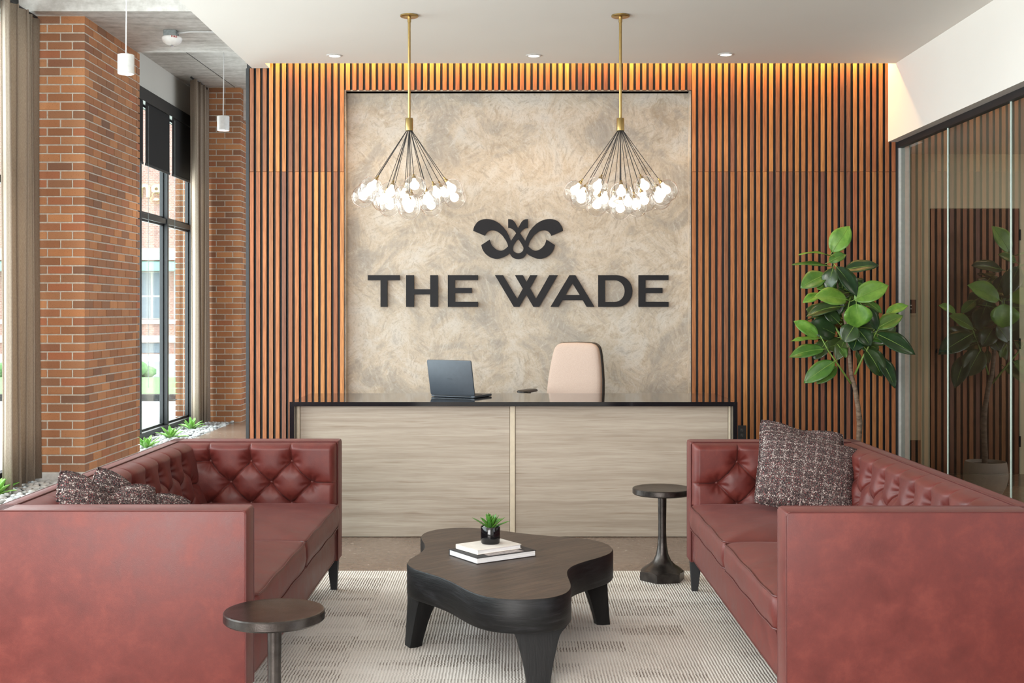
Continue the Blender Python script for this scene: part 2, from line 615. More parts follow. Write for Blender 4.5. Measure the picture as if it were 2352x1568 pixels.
def box(bm, x0, x1, y0, y1, z0, z1, mtx=None):
    vs_ = [bm.verts.new((x, y, z)) for x in (x0, x1) for y in (y0, y1) for z in (z0, z1)]
    if mtx is not None:
        for v in vs_:
            v.co = mtx @ v.co
    for f in ((0, 1, 3, 2), (4, 6, 7, 5), (0, 4, 5, 1), (2, 3, 7, 6), (0, 2, 6, 4), (1, 5, 7, 3)):
        bm.faces.new([vs_[i] for i in f])
    return vs_


def bbox(x0, x1, y0, y1, z0, z1, bev=0.004, seg=2, mtx=None):
    bm = BM()
    box(bm, x0, x1, y0, y1, z0, z1)
    if bev:
        bmesh.ops.bevel(bm, geom=bm.edges[:], offset=bev, segments=seg, profile=0.5, affect='EDGES')
    if mtx is not None:
        bm.transform(mtx)
    return bm


def lathe(bm, prof, seg=32, mtx=None, cap=True):
    """prof: list of (radius, z)"""
    rings = []
    for r, z in prof:
        if r < 1e-6:
            v = bm.verts.new((0, 0, z))
            rings.append([v])
        else:
            rings.append([bm.verts.new((r * math.cos(2 * PI * i / seg), r * math.sin(2 * PI * i / seg), z)) for i in range(seg)])
    for a, b in zip(rings, rings[1:]):
        for i in range(seg):
            j = (i + 1) % seg
            if len(a) == 1 and len(b) == 1:
                continue
            if len(a) == 1:
                bm.faces.new((a[0], b[j], b[i]))
            elif len(b) == 1:
                bm.faces.new((a[i], a[j], b[0]))
            else:
                bm.faces.new((a[i], a[j], b[j], b[i]))
    if cap:
        for ring in (rings[0], rings[-1]):
            if len(ring) > 2:
                bm.faces.new(ring)
    if mtx is not None:
        vs_ = [v for r in rings for v in r]
        for v in vs_:
            v.co = mtx @ v.co
    return bm


def tube(bm, pts, rad, seg=8, closed=False):
    pts = [Vector(p) for p in pts]
    n = len(pts)
    rads = rad if isinstance(rad, (list, tuple)) else [rad] * n
    rings = []
    up = None
    for i, p in enumerate(pts):
        if closed:
            d = pts[(i + 1) % n] - pts[i - 1]
        else:
            d = pts[min(i + 1, n - 1)] - pts[max(i - 1, 0)]
        d.normalize()
        if up is None:
            up = Vector((0, 0, 1)) if abs(d.z) < 0.9 else Vector((1, 0, 0))
        s = d.cross(up)
        if s.length < 1e-5:
            s = d.orthogonal()
        s.normalize()
        up = s.cross(d).normalized()
        rings.append([bm.verts.new(p + (s * math.cos(2 * PI * k / seg) + up * math.sin(2 * PI * k / seg)) * rads[i]) for k in range(seg)])
    m = n if closed else n - 1
    for i in range(m):
        a, b = rings[i], rings[(i + 1) % n]
        for k in range(seg):
            j = (k + 1) % seg
            bm.faces.new((a[k], a[j], b[j], b[k]))
    if not closed:
        bm.faces.new(rings[0])
        bm.faces.new(rings[-1])
    return bm


def grid(bm, pts):
    """pts: 2D list of coordinates"""
    vv = [[bm.verts.new(p) for p in row] for row in pts]
    for r0, r1 in zip(vv, vv[1:]):
        for i in range(len(r0) - 1):
            bm.faces.new((r0[i], r0[i + 1], r1[i + 1], r1[i]))
    return vv


def rings_mesh(bm, rings, cap=True):
    rr = [[bm.verts.new(p) for p in r] for r in rings]
    n = len(rr[0])
    for a, b in zip(rr, rr[1:]):
        for i in range(n):
            j = (i + 1) % n
            bm.faces.new((a[i], a[j], b[j], b[i]))
    if cap:
        bm.faces.new(rr[0])
        bm.faces.new(rr[-1])
    return bm


def rrect(w, d, r, n=5):
    """rounded rectangle outline centred on the origin"""
    pts = []
    for cx, cy, a0 in ((w / 2 - r, d / 2 - r, 0), (-w / 2 + r, d / 2 - r, 90), (-w / 2 + r, -d / 2 + r, 180), (w / 2 - r, -d / 2 + r, 270)):
        for i in range(n + 1):
            a = math.radians(a0 + 90 * i / n)
            pts.append((cx + r * math.cos(a), cy + r * math.sin(a)))
    return pts


def resample(pts, step):
    """closed polyline to even spacing"""
    out = []
    n = len(pts)
    for i in range(n):
        a, b = Vector(pts[i]), Vector(pts[(i + 1) % n])
        k = max(1, int(round((b - a).length / step)))
        for j in range(k):
            out.append(tuple(a.lerp(b, j / k)))
    return out


def extrude_poly(bm, outer, holes, y0, y1):
    """polygon in XZ extruded along Y"""
    loops = [outer] + holes
    flat = [p for l in loops for p in l]
    tris = tessellate_polygon([[Vector((p[0], p[1], 0)) for p in l] for l in loops])
    f = [bm.verts.new((p[0], y0, p[1])) for p in flat]
    k = [bm.verts.new((p[0], y1, p[1])) for p in flat]
    for t in tris:
        try:
            bm.faces.new([f[i] for i in t])
            bm.faces.new([k[i] for i in reversed(t)])
        except ValueError:
            pass
    st = 0
    for l in loops:
        n = len(l)
        for i in range(n):
            j = (i + 1) % n
            try:
                bm.faces.new((f[st + i], f[st + j], k[st + j], k[st + i]))
            except ValueError:
                pass
        st += n
    return bm


def text_mesh(s, size, extrude, bold=0.0, space=1.0):
    cu = bpy.data.curves.new('txt', 'FONT')
    cu.body = s
    cu.size = size
    cu.extrude = extrude
    cu.offset = bold
    cu.align_x = 'CENTER'
    cu.space_character = space
    cu.align_y = 'CENTER'
    cu.resolution_u = 3
    o = bpy.data.objects.new('txt', cu)
    COL.objects.link(o)
    bpy.context.view_layer.update()
    me = bpy.data.meshes.new_from_object(o.evaluated_get(bpy.context.evaluated_depsgraph_get()))
    bpy.data.objects.remove(o)
    me.name = 'letters'
    me.materials.clear()
    return me


def PX(px, Y):
    return (px - 1176.0) * Y / F


def PZ(py, Y):
    return CAMZ + (714.0 - py) * Y / F


# ------------------------------------------------------------------ room shell
YW = 10.2           # front of the slats
YC = 10.0           # back edge of the dropped ceiling
ZC = 3.575          # dropped ceiling
SLAB = 4.52
BEAM = 4.10
XG = 3.32           # glass partition
ZB = 2.945          # underside of bulkhead

bm = BM()
box(bm, -3.75, 7.0, -2.6, 18.5, -0.12, 0)
struct('floor', bm, 'floor')
bm = BM()
box(bm, -2.2226, 3.216, -2.6, YC, ZC, SLAB)
box(bm, -2.2226, -2.07, YC, YW - 0.001, ZC, SLAB)
box(bm, -2.07, 3.216, YC, YW + 0.16, 3.80, SLAB)
struct('ceiling', bm, 'drywall')
bm = BM()
box(bm, -4.6, -2.2226, -2.6, 18.5, SLAB, SLAB + 0.25)
box(bm, -2.2226, 3.3, YW + 0.16, 18.5, SLAB, SLAB + 0.25)
struct('ceiling_slab', bm, 'concrete')
bm = BM()
box(bm, -4.6, -2.2226, 10.35, 12.0, BEAM, SLAB)
struct('ceiling_beam', bm, 'concrete')
bm = BM()
box(bm, -3.66, 1.0, 16.25, 17.6, BEAM, SLAB)
struct('ceiling_beam', bm, 'concrete')
# thin form joint along the far slab
bm = BM()
tube(bm, [(-3.86, 12.0, SLAB - 0.001), (-3.74, 16.1, SLAB - 0.001)], 0.004, 6)
struct('trim_1', bm, 'black')
bm = BM()
box(bm, 3.216, 3.52, -2.6, YW, ZB, SLAB)
struct('wall_right', bm, 'drywall')
bm = BM()
box(bm, -4.6, 7.0, -2.75, -2.6, 0, SLAB)
struct('wall_front', bm, 'drywall')
bm = BM()
box(bm, -4.6, 4.0, 18.4, 18.55, 0, SLAB)
struct('wall_far', bm, 'drywall')
# wall above the far window
bm = BM()
box(bm, -4.6, -4.34, 12.0, 16.1, 4.08, SLAB)
struct('wall_left', bm, 'drywall_window')
bm = BM()
box(bm, -4.62, -4.42, -2.6, 1.4, -0.1, SLAB)
box(bm, -4.62, -4.42, 1.4, 10.5, 4.15, SLAB)
struct('wall_left.001', bm, 'drywall_window')

# slatted back wall: black core, plaster panel, slats
wb = struct_root('wall_back')
bm = BM()
XL, XR0, XR1 = -1.437, 1.534, 3.31
ZT = PZ(208, YW)
box(bm, -2.275, XL, YW + 0.035, YW + 0.45, 0, 3.80)
box(bm, XR0, XR1, YW + 0.035, YW + 0.45, 0, 3.80)
box(bm, XL, XR0, YW + 0.035, YW + 0.45, ZT, 3.80)
box(bm, XL, XR0, YW + 0.16, YW + 0.45, 0, ZT)
obj('backing', bm, 'black', wb)
bm = BM()
box(bm, -2.275, -2.249, YW - 0.002, YW + 0.035, 0, ZC - 0.001)
obj('end_trim', bm, 'frame', wb)
obj('plaster_panel', bbox(XL, XR0, YW + 0.13, YW + 0.16, 0, ZT, 0), 'plaster', wb)
bm = BM()
box(bm, XL, XL + 0.012, YW + 0.03, YW + 0.13, 0, ZT)
box(bm, XR0 - 0.012, XR0, YW + 0.03, YW + 0.13, 0, ZT)
box(bm, XL, XR0, YW + 0.03, YW + 0.13, ZT, ZT + 0.012)
obj('panel_reveal', bm, 'plaster', wb)
PITCH, SW, ZJ = 0.0551, 0.0340, 2.691


def slat_mesh(z0, z1):
    b = bbox(0, SW, YW, YW + 0.034, z0, z1, 0.0015, 1)
    me = mesh_of(b, 'slat')
    me.materials.append(MAT['slat'])
    me.materials.append(MAT['black'])               # the strips stand on black felt, their flanks are black
    for p in me.polygons:
        if abs(p.normal.x) > 0.9:
            p.material_index = 1
    return me


lo_m, hi_m, top_m, right_m = slat_mesh(0.0, ZJ - 0.0015), slat_mesh(ZJ, 3.78), slat_mesh(ZT + 0.004, 3.78), slat_mesh(ZJ, ZB)


def add_slat(me, x):
    o = bpy.data.objects.new('slat', me)
    COL.objects.link(o)
    o.parent = wb
    o.location = (x, 0, 0)


x = XL - SW
while x > -2.252:
    add_slat(lo_m, x)
    add_slat(slat_mesh(ZJ, ZC) if x < -2.11 else hi_m, x)
    x -= PITCH
x = XR0 + 0.004
while x < XR1 - 0.02:
    add_slat(lo_m, x)
    add_slat(hi_m if x < 3.2 else right_m, x)
    x += PITCH
k = int((XR0 - XL) / PITCH)
x = XL + 0.0551 - SW - 0.004
while x < XR0 - 0.03:
    add_slat(top_m, x)
    x += PITCH

# ------------------------------------------------------------------ brick pillars
BL, BD, BH, JT = 0.209, 0.104, 0.0635, 0.012


def brick_variants():
    out = []
    for kx, ky in ((BL, BD), (BD, BL), (BD, BD)):
        b = bbox(-kx / 2, kx / 2, -ky / 2, ky / 2, -BH / 2, BH / 2, 0.0025, 1)
        me = mesh_of(b, 'brick')
        me.materials.append(MAT['brick'])
        out.append(me)
    return out


BR = brick_variants()


def pillar(root, xl, xr, y0, y1, z0, z1, score, limit=300):
    """corner pillar: running bond on the front (-Y) and right (+X) faces"""
    items = []
    rows = int((z1 - z0) / (BH + JT))
    for r in range(rows):
        zc = z0 + JT / 2 + BH / 2 + r * (z1 - z0) / rows
        rowA = r % 2 == 0
        # front face
        if rowA:
            x = xr
            first_y = y0 + BD + JT
        else:
            items.append((1, xr - BD / 2, y0 + BL / 2, zc))
            x = xr - BD - JT
            first_y = y0 + BL + JT
        while x - 0.05 > xl:
            w = BL if x - BL > xl else BD
            items.append((0 if w == BL else 2, x - w / 2, y0 + BD / 2, zc))
            x -= w + JT
        y = first_y
        while y + 0.05 < y1:
            w = BL if y + BL < y1 + 0.02 else BD
            items.append((1 if w == BL else 2, xr - BD / 2, y + w / 2, zc))
            y += w + JT
    items.sort(key=lambda t: score(*t[1:]))
    rest = BM()
    for i, (v, x, y, z) in enumerate(items):
        j = random.uniform(-0.0015, 0.0015)
        if i < limit:
            o = bpy.data.objects.new('brick', BR[v])
            COL.objects.link(o)
            o.parent = root
            o.location = (x + j, y - j, z)
        else:
            kx, ky = ((BL, BD), (BD, BL), (BD, BD))[v]
            box(rest, x - kx / 2 + j, x + kx / 2 + j, y - ky / 2, y + ky / 2, z - BH / 2, z + BH / 2)
    if len(items) > limit:
        obj('brickwork', rest, 'brick', root, kind='stuff')
    else:
        rest.free()
    g = 0.005
    b = BM()
    box(b, xl, xr - g, y0 + g, y1, z0 - 0.06, z1)
    obj('mortar_core', b, 'mortar', root)


p1 = struct_root('wall_pillar')
pillar(p1, -4.45, -3.76, 10.5, 12.0, 0.078, BEAM, lambda x, y, z: (y - 10.5) * 2 - (x + 3.76) * 0.5 if x > -4.3 else 99)
obj('plinth', bbox(-4.45, -3.75, 10.49, 12.0, -0.1, 0.078, 0.006), 'concrete', p1)
p2 = struct_root('wall_pillar')
pillar(p2, -4.52, -3.66, 16.1, 17.3, 0.0, SLAB, lambda x, y, z: y)

# ------------------------------------------------------------------ windows on the left
XGL, XI = -4.38, -4.30
w1 = struct_root('window_1')


def wframe(root, x0, x1, y0, y1, z0, z1, name='frame'):
    obj(name, bbox(x0, x1, y0, y1, z0, z1, 0.003, 1), 'frame', root)


mull = [12.0, 12.71, 13.80, 14.89, 16.04]
for y in mull[1:]:
    wframe(w1, XGL - 0.02, XI, y, y + 0.06, 0.08, 4.08, 'mullion')
wframe(w1, XGL - 0.07, XI + 0.01, 12.0, 16.1, 0.0, 0.08, 'sill')
wframe(w1, XGL - 0.02, XI - 0.012, 12.0, 16.1, 2.585, 2.65, 'transom')
wframe(w1, XGL - 0.07, XI + 0.05, 12.0, 16.1, 3.93, 4.08, 'head')
for y0, y1 in zip([12.0] + [m + 0.06 for m in mull[1:]], mull[1:]):
    for z0, z1 in ((0.08, 2.585), (2.65, 3.93)):
        b = BM()
        box(b, XGL - 0.006, XGL, y0, y1, z0, z1)
        obj('pane', b, 'window_glass', w1)
        b = BM()
        for a in ((y0, y0 + 0.025, z0, z1), (y1 - 0.025, y1, z0, z1), (y0, y1, z0, z0 + 0.025), (y0, y1, z1 - 0.025, z1)):
            box(b, XGL + 0.0, XGL + 0.03, a[0], a[1], a[2], a[3])
        obj('glazing_bead', b, 'frame', w1)
w2 = struct_root('window_2')
for i in range(9):
    y = 1.4 + i * 1.12
    wframe(w2, -4.37, -4.30, y, y + 0.06, 0.0, 4.1, 'mullion')
wframe(w2, -4.37, -4.29, 1.4, 10.45, 0.0, 0.14, 'sill')
wframe(w2, -4.37, -4.31, 1.4, 10.45, 2.585, 2.65, 'transom')
wframe(w2, -4.37, -4.28, 1.4, 10.45, 4.03, 4.2, 'head')

for i in range(8):
    b = BM()
    box(b, -4.345, -4.34, 1.46 + i * 1.12, 2.52 + i * 1.12, 0.14, 4.03)
    obj('pane', b, 'window_glass', w2)
shade_labels = ['black roller shade lowered over the half hidden pane next to the brick pillar',
                'black roller shade lowered over the upper pane showing the yellow letters outside',
                'black roller shade lowered over the pane beside the far curtain']
for (y0, y1), lab in zip(((12.77, 13.80), (13.90, 14.87), (14.99, 16.03)), shade_labels):
    t = thing('roller_shade', lab, 'blind', (XI + 0.03, (y0 + y1) / 2, 3.93), 'black roller shades on the window')
    wpart('shade_cloth', bbox(XI + 0.028, XI + 0.032, y0, y1, 3.22, 3.93, 0), 'shade', t)
    wpart('bottom_bar', bbox(XI + 0.022, XI + 0.038, y0, y1, 3.195, 3.225, 0.004), 'black', t)
    b = BM()
    for dy in (0.05, 0.075):
        tube(b, [(XI + 0.045, y0 + dy, 3.9), (XI + 0.045, y0 + dy, 0.6)], 0.002, 5)
    wpart('pull_chain', b, 'galvanised', t)


def curtain(label, xc, y0, y1, z0, z1, folds, amp):
    t = thing('curtain', label, 'curtain', (xc, (y0 + y1) / 2, z0), 'floor length curtains by the windows')
    b = BM()
    n = folds * 12
    rows = []
    for k in range(9):
        f = k / 8
        z = z0 + (z1 - z0) * f
        row = []
        for i in range(n + 1):
            s = i / n
            ph = 2 * PI * folds * s + 0.5 * math.sin(7 * s + 1.0)
            a = amp * (0.75 + 0.25 * math.sin(5.1 * s * folds + 0.7)) * (1.0 - 0.18 * f)
            row.append((xc + a * math.sin(ph) + 0.012 * math.sin(3 * f + 9 * s), y0 + (y1 - y0) * s + amp * 0.35 * math.sin(2 * ph), z))
        rows.append(row)
    grid(b, rows)
    o = wpart('drape', b, 'curtain', t, smooth=True)
    md = o.modifiers.new('thickness', 'SOLIDIFY')
    md.thickness = 0.004
    b = BM()
    tube(b, [(xc, y0 - 0.02, z1 + 0.012), (xc, y1 + 0.02, z1 + 0.012)], 0.012, 8)
    wpart('track', b, 'black', t)


curtain('taupe floor length curtain hanging in front of the near brick pillar', -4.17, 9.72, 10.44, 0.035, 4.06, 4, 0.085)
curtain('taupe floor length curtain gathered between the window and the far brick pillar', -4.11, 15.3, 16.06, 0.02, 4.48, 4, 0.085)

# ------------------------------------------------------------------ pebble bed with succulents
beds = []
for y0, y1, lab in ((6.5, 10.48, 'strip of pale grey river pebbles at the foot of the near curtain'),
                    (12.01, 16.09, 'strip of pale grey river pebbles under the far window with three green succulents')):
    t = thing('pebble_bed', lab, 'pebbles', (-4.05, (y0 + y1) / 2, -0.06), 'pebble strips along the window wall')
    b = BM()
    box(b, -4.36, -3.755, y0, y1, -0.10, -0.05)
    wpart('liner', b, 'weed_mat', t)
    beds.append(t)
bm = BM()
box(bm, -4.62, -3.75, 6.5, 18.5, -0.3, -0.12)
struct('floor.002', bm, 'concrete')
b = BM()
box(b, -4.42, -3.75, -2.6, 6.5, -0.12, -0.001)
struct('floor.001', b, 'floor')
PEB = []
for k in range(5):
    b = BM()
    bmesh.ops.create_icosphere(b, subdivisions=2, radius=1.0)
    sx, sy, sz = random.uniform(0.026, 0.036), random.uniform(0.02, 0.028), random.uniform(0.015, 0.021)
    for v in b.verts:
        d = 1 + 0.18 * mnoise.noise(v.co * 1.3 + Vector((k * 7, 0, 0)))
        v.co = Vector((v.co.x * sx * d, v.co.y * sy * d, v.co.z * sz * d))
    me = mesh_of(b, 'pebble', True)
    me.materials.append(MAT['pebble'])
    PEB.append(me)
spots = []
y = 9.2
while y < 16.05:
    x = -4.28
    while x < -3.77:
        if not (10.46 < y < 12.03 and x < -3.73):
            for lay in (0, 1):
                if lay == 0 or random.random() < 0.4:
                    spots.append((x + random.uniform(-0.016, 0.016), y + random.uniform(-0.016, 0.016), (-0.018 if lay == 0 else 0.004) + random.uniform(-0.008, 0.008)))
        x += 0.046
    y += 0.046
for bed, lo_y, hi_y in ((beds[0], 6, 11), (beds[1], 11, 17)):
    mine = sorted([q for q in spots if lo_y < q[1] < hi_y], key=lambda q: (-round(q[1], 0) if lo_y == 6 else q[1] < 12.9, -q[2], q[1]))
    rest = BM()
    for i, (x, y, z) in enumerate(mine):
        R = Matrix.Translation((x, y, z)) @ Matrix.Rotation(random.uniform(0, PI), 4, 'Z') @ Matrix.Rotation(random.uniform(-0.35, 0.35), 4, 'X') @ Matrix.Scale(random.uniform(0.75, 1.15), 4)
        if i < 280:
            o = bpy.data.objects.new('pebble', PEB[i % 5])
            COL.objects.link(o)
            o.parent = bed
            o.matrix_local = Matrix.Translation(-bed.location) @ R
        else:
            n0 = len(rest.verts)
            rest.from_mesh(PEB[i % 5])
            rest.verts.ensure_lookup_table()
            for v in rest.verts[n0:]:
                v.co = R @ v.co
    o = wpart('pebbles', rest, 'pebble', bed, smooth=True)
    o['kind'] = 'stuff'


def blade(bm, base, d, length, width, curl, thick=0.003, seg=7):
    """succulent leaf: tapering, channelled, curling up or down along d"""
    d = Vector(d).normalized()
    side = d.cross(Vector((0, 0, 1)))
    if side.length < 1e-3:
        side = Vector((1, 0, 0))
    side.normalize()
    rows = []
    p = Vector(base)
    el = math.asin(max(-1, min(1, d.z)))
    hd = Vector((d.x, d.y, 0))
    hd = hd.normalized() if hd.length > 1e-4 else Vector((0, 1, 0))
    for i in range(seg + 1):
        t = i / seg
        dirv = hd * math.cos(el) + Vector((0, 0, 1)) * math.sin(el)
        nrm = side.cross(dirv).normalized()
        w = width * (0.55 + 1.1 * t) * (1 - t) ** 0.62 * 1.15 if t < 1 else 0.0005
        rows.append([p - side * w + nrm * w * 0.35, p - side * w * 0.5 + nrm * w * 0.05, p - nrm * thick * (1 - t), p + side * w * 0.5 + nrm * w * 0.05, p + side * w + nrm * w * 0.35])
        p = p + dirv * length / seg
        el += curl / seg
    vv = grid(bm, rows)
    return vv


def rosette(root, n, L, W, mat, world_base, el0=0.25, el1=1.35, curl=-0.3):
    for i in range(n):
        t = i / (n - 1)
        az = i * 2.39996 + random.uniform(-0.2, 0.2)
        el = el0 + (el1 - el0) * t + random.uniform(-0.1, 0.1)
        b = BM()
        d = (math.cos(az) * math.cos(el), math.sin(az) * math.cos(el), math.sin(el))
        blade(b, (math.cos(az) * W * 0.3, math.sin(az) * W * 0.3, 0.0), d, L * random.uniform(0.8, 1.1) * (1 - 0.25 * t), W, curl * random.uniform(0.6, 1.3))
        o = obj('leaf', b, mat, root, smooth=True)
        md = o.modifiers.new('flesh', 'SOLIDIFY')
        md.thickness = W * 0.12
        o.location = world_base


for (x, y, lab) in ((-4.19, 9.72, 'bright green spiky succulent in pebbles beside the near curtain foot'),
                    (-3.98, 13.0, 'bright green spiky succulent in pebbles, half hidden where the brick pillar meets the sofa back'),
                    (-4.02, 14.05, 'bright green spiky succulent in pebbles below the window mullion'),
                    (-4.06, 15.1, 'bright green spiky succulent in pebbles below the far curtain')):
    t = thing('succulent', lab, 'plant', (x, y, 0.0), 'green succulents in the pebble bed')
    rosette(t, 15, 0.21, 0.028, 'leaf_agave', (0, 0, 0.0), 0.35, 1.3, -0.35)
    b = BM()
    lathe(b, [(0.0, -0.03), (0.03, -0.02), (0.026, 0.02), (0.0, 0.04)], 10)
    obj('crown', b, 'leaf_agave', t, smooth=True)

# ------------------------------------------------------------------ ceiling fittings on the left
for y, lab in ((9.2, 'white cylinder pendant lamp with glowing lens in front of the near brick pillar'),
               (12.3, 'white cylinder pendant lamp hanging before the far brick pillar')):
    x = -2.977
    zb = PZ(170 if y < 10 else 300, y)
    t = thing('cylinder_pendant', lab, 'lamp', (x, y, zb), 'white cylinder pendants')
    b = BM()
    R = 0.062
    lathe(b, [(R - 0.006, 0.012), (R - 0.006, 0.0), (R, 0.0), (R, 0.145), (R - 0.003, 0.148), (0.0, 0.148)], 40, cap=False)
    obj('shade', b, 'white_metal', t, smooth=True, angle=40)
    b = BM()
    lathe(b, [(0.0, 0.012), (R - 0.006, 0.012), (R - 0.006, 0.016), (0.0, 0.016)], 32, cap=False)
    obj('lens', b, 'lens', t)
    b = BM()
    tube(b, [(0, 0, 0.148), (0.004, 0, 0.6), (0, 0, SLAB - zb)], 0.005, 8)
    obj('cord', b, 'white_metal', t)
    l = bpy.data.lights.new('pendant_glow', 'SPOT')
    l.energy = 42
    l.spot_size = 2.3
    l.spot_blend = 0.7
    l.color = (1, 0.85, 0.66)
    l.shadow_soft_size = 0.04
    lo = bpy.data.objects.new('pendant_glow', l)
    COL.objects.link(lo)
    lo.location = (x, y, zb - 0.02)

xd, yd = -3.158, 11.08
t = thing('fire_alarm', 'white ceiling fire alarm with red lettering on a grey steel box under the concrete beam', 'alarm', (xd, yd, BEAM))
obj('junction_box', bbox(-0.065, 0.05, -0.055, 0.055, -0.055, 0.0, 0.003), 'galvanised', t)
b = BM()
lathe(b, [(0.0, -0.135), (0.022, -0.132), (0.055, -0.125), (0.082, -0.105), (0.092, -0.08), (0.093, -0.065), (0.085, -0.057), (0.0, -0.055)], 36, cap=False)
obj('housing', b, 'plastic_white', t, smooth=True, angle=50)
b = BM()
lathe(b, [(0.0, -0.152), (0.009, -0.148), (0.012, -0.134), (0.0, -0.13)], 14, cap=False)
obj('sensor', b, 'chrome', t, smooth=True)
me = text_mesh('FIRE', 0.022, 0.001, 0.0008, 1.35)
o = obj('lettering', me, 'red_print', t)
o.rotation_euler = (math.radians(80), 0, math.radians(28))
o.location = (0.043, -0.0835, -0.071)
b = BM()
tube(b, [(0.05, 0.0, -0.02), (0.10, 0.0, -0.018), (0.16, 0, -0.008), (0.30, 0, -0.008), (0.94, 0, -0.008)], 0.0075, 8)
obj('conduit', b, 'white_metal', t, smooth=True)

for px, py in ((768, 127), (1226, 127), (1667, 124.5)):
    yl = (ZC - CAMZ) * F / (714 - py)
    lab = {768: 'recessed round ceiling downlight above the left slatted section', 1226: 'recessed round ceiling downlight between the two globe chandeliers',
           1667: 'recessed round ceiling downlight above the right slatted section'}[px]
    t = thing('downlight', lab, 'lamp', (PX(px, yl), yl, ZC), 'recessed downlights')
    b = BM()
    lathe(b, [(0.045, -0.001), (0.047, -0.008), (0.060, -0.006), (0.066, -0.001)], 32, cap=False)
    obj('trim_ring', b, 'white_metal', t, smooth=True)
    b = BM()
    lathe(b, [(0.0, -0.004), (0.046, -0.004)], 32, cap=False)
    obj('lens', b, 'lens', t)
    l = bpy.data.lights.new('downlight_beam', 'SPOT')
    l.energy = 14
    l.spot_size = 2.0
    l.spot_blend = 0.6
    l.color = (1, 0.92, 0.80)
    l.shadow_soft_size = 0.035
    lo = bpy.data.objects.new('downlight_beam', l)
    COL.objects.link(lo)
    lo.location = (PX(px, yl), yl, ZC - 0.02)

# ------------------------------------------------------------------ globe chandeliers
def chandelier(label, x, y, rot):
    t = thing('globe_chandelier', label, 'chandelier', (x, y, 0), 'brass globe chandeliers over the desk')
    b = BM()
    lathe(b, [(0.0, ZC - 0.014), (0.058, ZC - 0.014), (0.0635, ZC - 0.010), (0.0635, ZC - 0.001), (0.0, ZC - 0.001)], 40, cap=False)
    obj('canopy', b, 'brass', t, smooth=True, angle=40)
    b = BM()
    lathe(b, [(0.010, 2.85), (0.010, ZC - 0.05), (0.013, ZC - 0.05), (0.013, ZC - 0.014)], 16)
    obj('stem', b, 'brass', t, smooth=True, angle=40)
    b = BM()
    lathe(b, [(0.0, 2.852), (0.025, 2.852), (0.027, 2.848), (0.027, 2.765), (0.0, 2.765)], 28, cap=False)
    obj('socket_cup', b, 'brass', t, smooth=True, angle=40)
    gl = BM()
    GR = 0.0775
    prof = [(0.0, -GR)]
    for i in range(1, 18):
        a = -PI / 2 + PI * i / 18
        prof.append((GR * math.cos(a), GR * math.sin(a)))
    prof.append((0.012, GR * 0.99))
    lathe(gl, prof, 32, cap=False)
    gme = mesh_of(gl, 'globe', True)
    gme.materials.append(MAT['globe'])
    bb = BM()
    lathe(bb, [(0.0, -0.024), (0.015, -0.021), (0.028, -0.009), (0.033, 0.006), (0.030, 0.021), (0.021, 0.036), (0.014, 0.05), (0.012, 0.066), (0.0, 0.068)], 20, cap=False)
    bme = mesh_of(bb, 'bulb', True)
    bme.materials.append(MAT['bulb'])
    cc = BM()
    lathe(cc, [(0.0, GR - 0.012), (0.013, GR - 0.012), (0.013, GR + 0.006), (0.006, GR + 0.012), (0.006, GR + 0.030), (0.0, GR + 0.030)], 14, cap=False)
    cme = mesh_of(cc, 'collar', True, 40)
    cme.materials.append(MAT['brass'])
    pos = []
    for i in range(12):
        a = rot + 2 * PI * i / 12
        pos.append((0.325 * math.cos(a), 0.325 * math.sin(a), 2.318 + (0.024 if i % 2 else -0.022)))
    for i in range(6):
        a = rot + 0.3 + 2 * PI * i / 6
        pos.append((0.172 * math.cos(a), 0.172 * math.sin(a), 2.252 + (0.012 if i % 2 else -0.010)))
    pos.append((0.0, 0.0, 2.212))
    for p in pos:
        c = Vector(p)
        top = Vector((c.x * 0.055, c.y * 0.055, 2.767))
        ax = (top - c).normalized()
        q = Vector((0, 0, 1)).rotation_difference(ax)
        g = bpy.data.objects.new('globe', gme)
        COL.objects.link(g)
        g.parent = t
        g.location = c
        g.rotation_mode = 'QUATERNION'
        g.rotation_quaternion = q
        for nm, me in (('bulb', bme), ('collar', cme)):
            o = bpy.data.objects.new(nm, me)
            COL.objects.link(o)
            o.parent = g
        b = BM()
        tube(b, [top, top.lerp(c + ax * (GR + 0.028), 0.5), c + ax * (GR + 0.028)], 0.0024, 6)
        obj('cable', b, 'cable', t)


chandelier('brass globe chandelier hanging over the end of the desk with the laptop', PX(940, 8.373), 8.373, 0.2)
chandelier('brass globe chandelier hanging over the end of the desk with the office chair', PX(1425, 8.373), 8.373, 0.45)

# ------------------------------------------------------------------ sign on the plaster
YS = YW + 0.095


def ex(cx, cy):
    px, py = 1070 + cx / 9.8, 490 + cy / 9.8
    return (PX(px, YS), PZ(py, YS))


